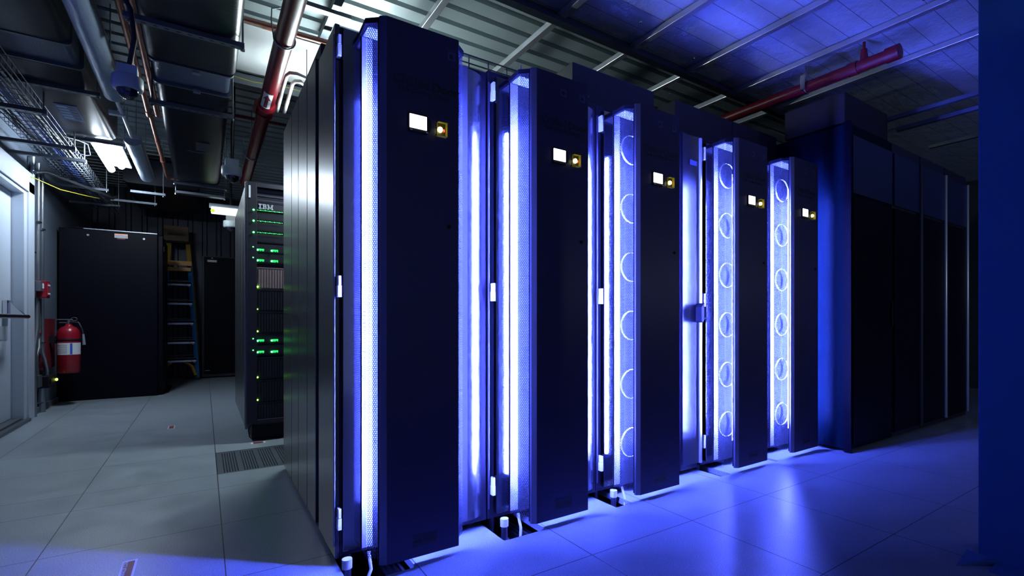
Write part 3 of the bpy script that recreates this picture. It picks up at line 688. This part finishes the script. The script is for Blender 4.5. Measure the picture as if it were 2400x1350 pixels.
# ---------------------------------------------------------------- overhead: ducts
def duct_box(x0, x1, y0, y1, z0, z1, r, name, m_, par):
    pts = []
    for cx_, cz_, a0 in ((x1-r,z0+r,-90),(x1-r,z1-r,0),(x0+r,z1-r,90),(x0+r,z0+r,180)):
        for k in range(5): a = radians(a0+k*22.5); pts.append((cx_+r*cos(a), cz_+r*sin(a)))
    return MB().prism_y(pts, y0, y1, True).build(name, m_, par)
R = thing('air_duct', 'long black air duct hanging overhead between the copper pipes and the red pipe', 'duct', (-0.05,4.5,2.5))
duct_box(-0.285,0.168,1.2,3.76,2.50,2.86,0.05,'duct_section',M['duct'],R)
duct_box(-0.270,0.150,4.16,6.90,2.50,2.86,0.06,'duct_section',M['duct'],R)
duct_box(-0.262,0.142,3.76,4.16,2.515,2.84,0.03,'clear_section',M['clear'],R)
for yy in (3.78,4.12):
    duct_box(-0.275,0.157,yy,yy+0.02,2.495,2.865,0.03,'joint_flange',M['steeldull'],R)
for yy in (3.82,4.13):
    b = MB(); b.box(-0.06,-0.02,yy-0.02,yy+0.02,2.485,2.50); b.build('latch', M['steel'], R)
MB().box(-0.06,0.04,5.30,5.55,2.4955,2.499).build('label', mat('faint_grey_label', (0.05,0.05,0.075), 0.5), R)
MB().tube([(-0.29,5.6,2.52),(-0.05,5.62,2.494),(0.16,5.6,2.52)],0.004,6).build('seam_strap', M['steeldull'], R)
R = thing('air_duct', 'long black air duct overhead at the left, above the wire cable tray', 'duct', (-0.9,4.5,2.6))
duct_box(-1.24,-0.655,1.0,4.10,2.60,2.95,0.05,'duct_section',M['duct'],R)
duct_box(-1.24,-0.655,4.50,6.05,2.60,2.95,0.06,'duct_section',M['duct'],R)
duct_box(-1.22,-0.670,4.10,4.50,2.615,2.93,0.03,'clear_section',M['clear'],R)
for yy in (4.10,4.46): duct_box(-1.245,-0.65,yy,yy+0.02,2.595,2.955,0.03,'joint_flange',M['steeldull'],R)
b = MB().box(-0.94,-0.81,5.25,5.62,2.5955,2.599).build('label', mat('blue_duct_label', (0.06,0.13,0.36), 0.5), R)
for q in range(5):
    MB().box(-0.93+0.0*q,-0.87,5.28+q*0.065,5.28+q*0.065+0.045,2.5945,2.5954).build('label_print', mat('duct_label_print', (0.35,0.45,0.65), 0.5), R)
    MB().box(-0.86,-0.82,5.28+q*0.065,5.28+q*0.065+0.045,2.5945,2.5954).build('label_print', M['sticker'], R)
R = thing('air_duct', 'dark far air duct hanging beyond the bright lamp over the ladder', 'duct', (-0.45,8.4,2.6))
duct_box(-0.80,-0.05,7.85,9.6,2.62,2.92,0.05,'duct_section',M['duct'],R)

# perforated strut hangers under the ducts
def strut(xa, xb_, y, z, lab, group='slotted strut hangers', holes_=True, rods=(), w=0.041, h=0.026, par=None, top=CZ):
    R_ = thing('strut_channel', lab, 'strut', ((xa+xb_)/2, y, z), group)
    b = MB(); b.box(xa,xb_,y-w/2,y+w/2,z,z+h); b.build('channel', M['steeldull'], R_)
    if holes_:
        hb_ = MB(); xq = xa+0.03
        while xq < xb_-0.03: hb_.add([(xq+0.012*cos(a)*1.0,y+0.006*sin(a),z-0.0006) for a in [k*pi/4 for k in range(8)]], [tuple(range(8))]); xq += 0.0485
        hb_.build('slots', M['black'], R_)
    for rx in rods:
        MB().tube([(rx,y,z-0.012),(rx,y,top)],0.005,8).build('threaded_rod', M['steel'], R_)
        nb = MB(); nb.tube([(rx,y,z-0.012),(rx,y,z)],0.012,6); nb.build('nut', M['chrome'], R_)
    return R_
strut(-0.335,0.185,3.285,2.47,'slotted metal strut crossing under the near end of the right black duct',rods=(-0.315,0.178))
strut(-0.315,0.185,4.465,2.47,'slotted metal strut under the right black duct just past its clear joint',rods=(-0.30,0.178))
strut(-0.275,0.215,6.92,2.47,'metal strut at the far end of the right black duct',rods=(-0.27,0.21),holes_=False)
strut(-0.27,0.205,7.10,2.40,'lower metal strut beyond the far end of the right duct',rods=(-0.265,0.20),holes_=False,w=0.09)
strut(-1.30,-0.62,4.86,2.574,'slotted metal strut under the left duct beside its blue label',rods=(-0.635,-1.26))
strut(-0.98,-0.60,6.075,2.56,'bright strut holding the far end of the left black duct',rods=(-0.61,-0.97),holes_=False)
strut(-0.70,-0.38,7.55,2.44,'short strut beyond the bright lamp',rods=(-0.40,),holes_=False,w=0.07)
strut(-0.95,-0.50,8.2,2.44,'farthest strut over the black cabinet',rods=(-0.52,),holes_=False,top=2.618)
# trapeze struts under the cable tray
strut(-1.41,-0.93,5.04,2.435,'slotted strut carrying the near end of the wire cable tray','slotted strut hangers',rods=(-0.95,),h=0.03,top=2.598)
strut(-1.41,-0.92,5.95,2.435,'strut carrying the middle of the wire cable tray','slotted strut hangers',rods=(-0.93,),holes_=False,top=2.598)
strut(-1.41,-0.91,6.36,2.435,'slotted strut of the wire cable tray just beyond its middle','slotted strut hangers',rods=(-0.925,))
strut(-1.39,-0.90,7.62,2.435,'strut under the wire cable tray above the black cabinet','slotted strut hangers',rods=(-0.92,),holes_=False)
strut(-1.39,-0.90,8.60,2.435,'strut under the far end of the wire cable tray','slotted strut hangers',rods=(-0.92,),holes_=False)

# ---------------------------------------------------------------- wire cable tray with cables
def wire_tray(x0, x1, y0, y1, z, lab, along='y', h=0.10, step=0.10, name='cable_tray'):
    R_ = thing(name, lab, 'cable tray', ((x0+x1)/2,(y0+y1)/2,z), 'wire basket cable trays')
    b = MB(); r = 0.0028; nl = int(round((x1-x0)/0.05))
    if along == 'y':
        for k in range(nl+1): xx = x0+(x1-x0)*k/nl; b.tube([(xx,y0,z),(xx,y1,z)], r, 5)
        for zz in (z+h*0.5, z+h):
            for xx in (x0, x1): b.tube([(xx,y0,zz),(xx,y1,zz)], r*1.15, 5)
        yy = y0
        while yy <= y1: b.tube([(x0,yy,z+h),(x0,yy,z),(x1,yy,z),(x1,yy,z+h)], r, 5); yy += step
    else:
        ny_ = int(round((y1-y0)/0.05))
        for k in range(ny_+1): yy = y0+(y1-y0)*k/ny_; b.tube([(x0,yy,z),(x1,yy,z)], r, 5)
        for zz in (z+h*0.5, z+h):
            for yy in (y0, y1): b.tube([(x0,yy,zz),(x1,yy,zz)], r*1.15, 5)
        xx = x0
        while xx <= x1: b.tube([(xx,y0,z+h),(xx,y0,z),(xx,y1,z),(xx,y1,z+h)], r, 5); xx += step
    b.build('wire_basket', M['wire'], R_)
    return R_
wire_tray(-1.25,-0.99,3.2,9.3,2.468,'long wire basket cable tray full of cables along the left wall')
cols = [('cabledark',8,-1.238,-1.15),('cableblue',6,-1.135,-1.07),('cablegrey',4,-1.055,-1.0)]
idx = 0
labs = {'cabledark':'dark network cables lying in the wire tray on the left','cableblue':'blue network cables lying in the wire tray on the left','cablegrey':'grey network cables lying in the wire tray on the left'}
for cn, num, xa_, xb2 in cols:
    b = MB()
    for k in range(num):
        xx = xa_+random.random()*(xb2-xa_); zz = 2.478+random.random()*0.035; pts = []; y = 3.2
        while y < 9.3:
            pts.append((min(xb2,max(xa_,xx+random.uniform(-0.02,0.02))), y, max(2.477,zz+random.uniform(-0.006,0.008)))); y += 0.45
        b.tube(pts, 0.0045, 6)
    o = b.build('cable_bundle', M[cn]); tag(o, labs[cn], 'cables', kind='stuff')
b = MB().tube([(-0.99,5.9,2.53),(-0.92,6.08,2.56),(-0.88,6.2,2.57),(-0.875,6.3,2.50),(-0.90,6.27,2.48),(-0.97,6.25,2.49)],0.005,8)
tag(b.build('looped_cable', M['cabledark']), 'dark cable looping out of the wire tray near the bright lamp', 'cable')
b = MB().tube([(-1.36,6.9,2.40),(-1.30,7.0,2.44),(-0.98,7.5,2.395),(-0.88,7.72,2.38),(-0.86,7.82,2.42)],0.016,10)
tag(b.build('bent_conduit', M['steel']), 'bent metal conduit curling under the wire cable tray', 'conduit')
b = MB().tube([(-1.38,6.7,2.33),(-1.2,7.0,2.28),(-1.05,7.3,2.30),(-0.98,7.6,2.34)],0.004,6)
tag(b.build('loose_cable', M['cableyel']), 'thin yellow cable sagging under the wire cable tray', 'cable')
TR = wire_tray(0.80,1.36,2.10,2.25,2.092,'short wire basket tray on top of the first two lit racks',along='x',h=0.075,step=0.10)
for q in (1.275, 1.325): MB().tube([(q,2.095,2.095),(q+0.004,2.093,2.14),(q-0.002,2.093,2.17),(q+0.002,2.095,2.20)],0.0045,8).build('support_clip', M['hinge'], TR)

# ---------------------------------------------------------------- lamps
R = thing('lamp_fixture', 'long unlit batten lamp with a frosted cover at the top left', 'ceiling lamp', (-0.52,3.5,2.5), 'batten lamps over the left aisle')
def batten(y0, y1, R_, lit=None):
    pts = []; 
    for k in range(11):
        a = pi+pi*k/10; pts.append((-0.520+0.062*cos(a), 2.545+0.045*sin(a)))
    pts += [(-0.458,2.565),(-0.582,2.565)]
    MB().prism_y(pts, y0+0.03, y1-0.08, True).build('diffuser', M['diffuser'], R_)
    e = MB(); 
    for k in range(5):
        s0, s1 = 1-0.10*k, 1-0.10*(k+1); ya, yb_ = y1-0.08+0.02*k, y1-0.08+0.02*(k+1)
        vs = [(-0.52+(x_+0.52)*s, yy, 2.565+(z_-2.565)*s) for s, yy in ((s0,ya),(s1,yb_)) for x_, z_ in pts]
        n_ = len(pts); e.add(vs, [(i_,(i_+1)%n_,(i_+1)%n_+n_,i_+n_) for i_ in range(n_)], True)
    e.add([(-0.52+(x_+0.52)*0.5, y1+0.02, 2.565+(z_-2.565)*0.5) for x_, z_ in pts], [tuple(range(len(pts)))])
    e.build('end_cap', lit or M['diffuser'], R_)
    MB().box(-0.575,-0.465,y0+0.02,y1-0.06,2.566,2.60).build('housing', M['fixwhite'], R_)
    for yy in (y0+0.3,y1-0.3): MB().tube([(-0.52,yy,2.60),(-0.52,yy,CZ)],0.004,6).build('hanger', M['steel'], R_)
batten(1.2,4.76,R)
b = MB(); b.tube([(-0.52,4.78,2.55),(-0.52,5.70,2.56)],0.014,10); b.box(-0.60,-0.50,5.05,5.09,2.53,2.56)
tag(b.build('lamp_conduit', M['fixwhite']), 'white conduit joining the two batten lamps end to end', 'conduit')
R = thing('lamp_fixture', 'second batten lamp with its far end glowing green, right of the bright lamp', 'ceiling lamp', (-0.52,6.3,2.5), 'batten lamps over the left aisle')
batten(5.72,7.25,R, mat('green_lit_end', (0.3,0.5,0.2), 0.4, emit=(0.25,0.9,0.05), es=0.5))
R = thing('bright_lamp', 'blazing white lamp at the end of the left black duct', 'ceiling lamp', (-0.75,6.4,2.5))
b = MB(); b.tube([(-0.80,6.15,2.54),(-0.80,6.95,2.54)],0.030,14); b.tube([(-0.70,6.15,2.54),(-0.70,6.75,2.54)],0.030,14); b.build('lamp_tube', M['tube'], R)
b = MB(); b.box(-0.86,-0.64,6.14,7.0,2.59,2.61); b.build('reflector', M['fixwhite'], R)
for q in (-0.85,-0.63): MB().tube([(q,6.5,2.62),(q,6.5,CZ)],0.004,6).build('hanger', M['steel'], R)
R = thing('lamp_fixture', 'small lit white lamp with a green spot, left of the green lit rack', 'ceiling lamp', (0.3,7.5,2.3))
MB().box(0.05,0.75,7.30,7.42,2.335,2.375).build('housing', M['fixwhite'], R, bevel=0.004)
MB().box(0.07,0.75,7.29,7.43,2.265,2.330).build('lens', M['fixlit'], R, bevel=0.01)
MB().lathe(0.085,7.28,[(0.001,2.262),(0.018,2.268),(0.022,2.280),(0.018,2.292),(0.001,2.298)],10).build('pilot_lamp', mat('green_pilot', (0,0,0), 0.4, emit=(0.35,1.0,0.02), es=2.0), R)
MB().tube([(0.4,7.36,2.375),(0.4,7.36,CZ)],0.004,6).build('hanger', M['steel'], R)
# lamp in the aisle, hidden by the first rack from this view
R = thing('lamp_fixture', 'white strip lamp hanging in the aisle behind the nearest lit rack', 'ceiling lamp', (0.93,4.30,2.37))
for q in (0.62,1.23): MB().box(q,q+0.02,4.27,4.33,2.37,2.46).build('end_socket', M['fixwhite'], R)
MB().box(0.60,1.27,4.35,4.355,2.34,2.46).build('light_block_plate', M['fixwhite'], R)  # added plate, keeps this lamp's light off the far ceiling deck
MB().box(0.62,1.25,4.29,4.31,2.45,2.46).build('housing', M['fixwhite'], R)
MB().tube([(0.64,4.30,2.40),(1.23,4.30,2.40)],0.020,12).build('lamp_tube', mat('aisle_tube', (1,1,1), 0.5, emit=(0.76,0.92,0.94), es=AISLE_W), R)
for q in (0.66,1.2): MB().tube([(q,4.30,2.46),(q,4.30,CZ)],0.004,6).build('hanger', M['steel'], R)

pl_ = bpy.data.lights.new('glint_light_right', 'POINT'); pl_.energy = 14; pl_.color = (0.80,0.95,1.0); pl_.shadow_soft_size = 0.04  # unseen point light added for glints on the right cabinet edges
plo = bpy.data.objects.new('glint_light_right', pl_); sc.collection.objects.link(plo); plo.location = (5.3,-1.6,1.50)
# ---------------------------------------------------------------- dome cameras
def dome(x, y, zb, s, lab, pipe):
    R_ = thing('dome_camera', lab, 'security camera', (x,y,zb), 'dome security cameras')
    MB().lathe(x,y,[(0.001,zb+0.150*s),(0.075*s,zb+0.150*s),(0.078*s,zb+0.145*s),(0.078*s,zb+0.085*s),(0.072*s,zb+0.072*s),(0.055*s,zb+0.070*s)],32).build('housing', M['camwhite'], R_)
    MB().lathe(x,y,[(0.055*s,zb+0.070*s)]+[(0.054*s*cos(a),zb+0.065*s-0.050*s*sin(a)) for a in [k*pi/2/7 for k in range(8)]],32).build('dome', M['camdome'], R_)
    MB().box(x-0.05*s,x+0.05*s,y-0.05*s,y+0.05*s,zb+0.150*s,zb+0.215*s).build('mounting_box', M['camwhite'], R_, bevel=0.003)
    MB().tube(pipe, 0.014*s, 10).build('conduit', M['rubber'], R_)
    return R_
dome(-0.295,3.06,1.975,0.76,'large white dome camera hanging at the top left below the frosted lamp',
     [(-0.290,3.06,2.135),(-0.27,3.06,2.28),(-0.285,3.08,2.42),(-0.36,3.10,2.58),(-0.44,3.12,2.62),(-0.56,3.15,2.63)])
dome(0.20,5.20,2.145,1.0,'white dome camera hanging above the left corner of the IBM rack',
     [(0.20,5.20,2.35),(0.205,5.22,2.50),(0.205,5.22,2.62),(0.215,5.23,2.80),(0.215,5.24,CZ)])
dome(0.28,7.55,2.06,1.05,'far dome camera half hidden by the IBM rack, under the small lit lamp', [(0.28,7.55,2.27),(0.28,7.55,CZ)])

# ---------------------------------------------------------------- pipes
b = MB().tube([(-0.385,1.6,2.70),(-0.385,5.42,2.70)],0.019,14); b.tube([(-0.385,5.34,2.70),(-0.385,5.44,2.70)],0.024,14)
tag(b.build('copper_pipe', M['copper']), 'left of the two parallel copper pipes overhead, ending at a coupling', 'pipe', 'copper pipes')
b = MB().tube([(-0.325,1.6,2.70),(-0.325,5.32,2.70),(-0.325,5.40,2.70)],0.021,14)
tag(b.build('copper_pipe', M['copper']), 'right of the two parallel copper pipes beside the black duct', 'pipe', 'copper pipes')
b = MB().tube([(-0.375,5.44,2.70),(-0.37,7.60,2.70),(-0.36,7.68,2.70),(-0.33,7.72,2.70),(-0.20,7.72,2.70)],0.0175,14)
for yy in (6.15,6.9): b.tube([(-0.373,yy,2.70),(-0.372,yy+0.05,2.70)],0.023,12)
tag(b.build('copper_pipe', M['copper']), 'single orange copper pipe continuing away from the coupling to an elbow', 'pipe', 'copper pipes')
b = MB().tube([(-0.6,3.86,2.93),(0.90,3.83,2.93)],0.020,14); b.tube([(0.32,3.85,2.93),(0.40,3.85,2.93)],0.0245,12)
tag(b.build('copper_pipe', M['copper']), 'copper pipe crossing along the near edge of the bright ceiling panel', 'pipe', 'copper pipes')
b = MB().tube([(0.0,5.62,2.90),(1.2,5.60,2.90)],0.014,12)
tag(b.build('copper_pipe', M['redpipe']), 'thin dark red pipe crossing behind the big red pipe', 'pipe', 'copper pipes')
R = thing('sprinkler_main', 'thick red painted sprinkler pipe with an arrow label running overhead', 'pipe', (0.39,4.5,2.62))
MB().tube([(0.388,1.6,2.63),(0.408,7.1,2.63)],0.052,24).build('pipe', M['redpipe'], R)
b = MB(); b.tube([(0.399,4.46,2.63),(0.399,4.52,2.63)],0.066,20); b.tube([(0.399,4.58,2.63),(0.399,4.64,2.63)],0.066,20); b.tube([(0.399,4.50,2.63),(0.399,4.60,2.63)],0.060,20); b.box(0.32,0.335,4.46,4.64,2.61,2.65)
b.build('coupling', M['redpipe'], R)
lb = MB(); aa = [-2.55+k*0.16 for k in range(9)]
lb.add([(0.398+0.0532*cos(a),y,2.63+0.0532*sin(a)) for y in (4.12,4.40) for a in aa], [(k,k+1,k+len(aa)+1,k+len(aa)) for k in range(len(aa)-1)], True); lb.build('arrow_label', M['white'], R)
ab = MB(); c_ = -1.9
def onp(da, y, r=0.0550): return (0.398+r*cos(c_+da), y, 2.63+r*sin(c_+da))
ab.add([onp(d_,y_) for y_ in (4.38,4.23) for d_ in (-0.22,0,0.22)], [(0,1,4,3),(1,2,5,4)]); ab.add([onp(d_,4.23) for d_ in (-0.48,-0.24,0,0.24,0.48)]+[onp(0,4.14)], [(0,1,5),(1,2,5),(2,3,5),(3,4,5)]); ab.build('arrow', M['maroon'], R)
for yy in (3.36, 5.88):
    b = MB(); b.tube([(0.395+0.058*cos(a),yy,2.63+0.058*sin(a)) for a in [pi/2+k*2*pi/20 for k in range(21)]],0.005,6); b.tube([(0.395,yy,2.69),(0.395,yy,CZ)],0.005,8)
    b.tube([(0.337,yy,2.63),(0.325,yy,2.72),(0.33,yy+0.02,2.80),(0.39,yy+0.02,2.83)],0.004,6); b.build('pipe_hanger', M['steel'], R)
for q, (dx, lab) in enumerate(((0.0,'outer white flexible hose looping beside the red pipe'),(0.07,'inner white flexible hose looping beside the red pipe'))):
    b = MB().tube([(0.75,4.00+dx*1.6,2.70),(0.60,3.97+dx*1.6,2.70),(0.54+dx*.6,3.94+dx*1.6,2.70),(0.50+dx*.7,3.955+dx*1.6,2.70),(0.485+dx*.75,4.01+dx*1.6,2.70),(0.486+dx*.75,4.25,2.69),(0.490+dx*.75,4.62,2.66)],0.013,12)
    tag(b.build('flexible_hose', M['cablewhite']), lab, 'hose', 'white flexible hoses')
b = MB().tube([(-0.2,4.85,2.99),(0.35,4.95,2.985),(0.55,4.9,2.99),(0.9,4.95,2.99)],0.004,6)
tag(b.build('loose_cable', M['cableyel']), 'thin yellow cable crossing beyond the bright ceiling panel', 'cable')
# beams over the left side
strut(0.30,0.80,3.49,2.94,'dark metal strut ending above the nearest lit rack','ceiling struts',holes_=False,w=0.05)
b = MB(); b.box(0.69,0.74,2.9,4.02,3.0,3.05); R = tag(b.build('ceiling_channel', M['steeldull']), 'metal channel running away above the dark strut end', 'strut', 'ceiling struts')
b = MB(); b.tube([(0.715,4.0,2.52),(0.715,4.0,3.0)],0.006,8); b.tube([(0.715,4.0,2.98),(0.715,4.0,3.0)],0.018,8); tag(b.build('threaded_rod', M['steel']), 'thin threaded rod hanging above the side panels of the nearest rack', 'rod')
b = MB(); b.box(0.10,1.1,4.98,5.06,2.96,3.05); tag(b.build('ceiling_channel', M['steeldull']), 'metal channel along the far edge of the bright ceiling panel', 'strut', 'ceiling struts')

# ---------------------------------------------------------------- ceiling grid over the right aisle
GZ = 2.88
b = MB(); b.box(1.05,9.0,-2.9,2.60,GZ+0.045,GZ+0.05); struct(b.build('ceiling_gloss_panels', M['glossceil']))
for k, gx_ in enumerate((1.20,1.88,2.52,3.12,3.72,4.32)):
    names_ = ['ceiling runner nearest the first lit rack','ceiling runner second from the left over the lit racks','ceiling runner above the third lit rack','ceiling runner above the fourth lit rack','ceiling runner crossing above the fifth lit rack','ceiling runner farthest right, beside the red pipe']
    b = MB(); b.box(gx_-0.022,gx_+0.022,-1.5,3.60,GZ,GZ+0.04)
    o = b.build('ceiling_runner', M['alu'], bevel=0.003, root=(gx_,1.0,GZ)); tag(o, 'bright metal '+names_[k], 'ceiling runner', 'ceiling runners')
b = MB(); b.box(0.95,5.2,2.565,2.60,GZ-0.03,GZ-0.002); b.box(0.95,5.2,2.60,2.625,GZ-0.03,GZ+0.05)
tag(b.build('cross_beam', mat('dark_cross_beam', (0.05,0.06,0.09), 0.4, 0.5), root=(3.0,2.59,GZ)), 'dark cross beam carrying the ceiling runners above the lit racks', 'beam')
for k, (hx, hy) in enumerate(((1.9,2.35),(2.35,2.35),(2.56,3.0),(2.9,1.4),(3.6,1.2),(3.3,2.95),(3.0,2.45))):
    b = MB(); b.lathe(hx,hy,[(0.001,GZ+0.015),(0.008,GZ+0.018),(0.010,GZ+0.030),(0.006,GZ+0.045)],10)
    tag(b.build('ceiling_screw', M['chrome']), 'tiny bright screw head in the ceiling panels', 'screw', 'ceiling screw heads')
R = thing('sprinkler_pipe', 'dark red sprinkler pipe with a capped end at the upper right', 'pipe', (3.8,2.0,2.72))
MB().tube([(3.80,3.2,2.74),(3.80,1.42,2.74)],0.040,20).build('pipe', M['redpipe'], R)
b = MB(); b.tube([(3.80,1.48,2.74),(3.80,1.40,2.74)],0.050,20); b.build('end_cap', M['redpipe'], R); MB().tube([(3.80,1.66,2.74),(3.80,1.72,2.74)],0.047,20).build('coupling', M['redpipe'], R)
b = MB(); b.tube([(3.80,1.62,2.76),(3.80,1.62,2.85)],[0.028,0.018],14); b.tube([(3.80,1.62,2.85),(3.80,1.62,2.90)],0.010,8); b.build('sprinkler_head', M['redpipe'], R)
b = MB(); b.tube([(3.80,2.03,2.925),(3.80,2.03,2.83)],0.006,8); b.box(3.775,3.825,2.018,2.045,2.79,2.83); b.tube([(3.80+0.046*cos(a),2.03,2.74+0.046*sin(a)) for a in [pi/2+k*2*pi/18 for k in range(19)]],0.007,6); b.box(3.745,3.755,2.012,2.048,2.71,2.82); b.build('pipe_hanger', M['chrome'], R)
b = MB(); b.box(3.50,3.70,2.16,2.19,2.90,2.93)
for k, (xx, lab) in enumerate(((4.66,'first dim ceiling runner over the dark cabinets on the right'),(4.98,'second dim ceiling runner over the dark cabinets on the right'),(5.72,'third dim ceiling runner over the dark cabinets on the right'))):
    b = MB(); b.box(xx-0.02,xx+0.02,-1.0,1.86,2.60-0.0*k,2.63); tag(b.build('ceiling_runner', M['steeldull']), lab, 'ceiling runner', 'ceiling runners')

# ---------------------------------------------------------------- floor stickers
def floor_label(cx, cy, w, l, ang, lab, txt=None):
    R_ = thing('floor_sticker', lab, 'sticker', (cx,cy,0.0))
    c, s = cos(ang), sin(ang)
    def q(w_, l_, z, name, m_):
        vs = [(cx+a*c-b2*s, cy+a*s+b2*c, zz) for zz in (z-0.0004, z) for a, b2 in ((-w_/2,-l_/2),(w_/2,-l_/2),(w_/2,l_/2),(-w_/2,l_/2))]
        MB().add(vs, [(4,5,6,7),(0,1,5,4),(1,2,6,5),(2,3,7,6),(3,0,4,7)]).build(name, m_, R_)
    q(w,l,0.0009,'sticker_base',M['white']); q(w*0.66,l*0.84,0.0015,'sticker_field',M['maroon'])
    if txt:
        t = text('lettering', txt, M['white'], R_, cx-0.005*c, cy, 0.0017, l*0.115, ext=0.0001, align='CENTER', rot=(0,0,ang+pi/2))
    return R_
floor_label(-0.238,2.475,0.046,0.175,0.0,'maroon and white floor sticker at the bottom edge in the blue light','SPRINKLER ZONE')
floor_label(-0.238,5.565,0.050,0.16,0.0,'small maroon and white floor sticker on the far grey tiles')
floor_label(0.345,4.48,0.10,0.06,0.0,'small red sticker on the floor at the foot of the IBM rack')
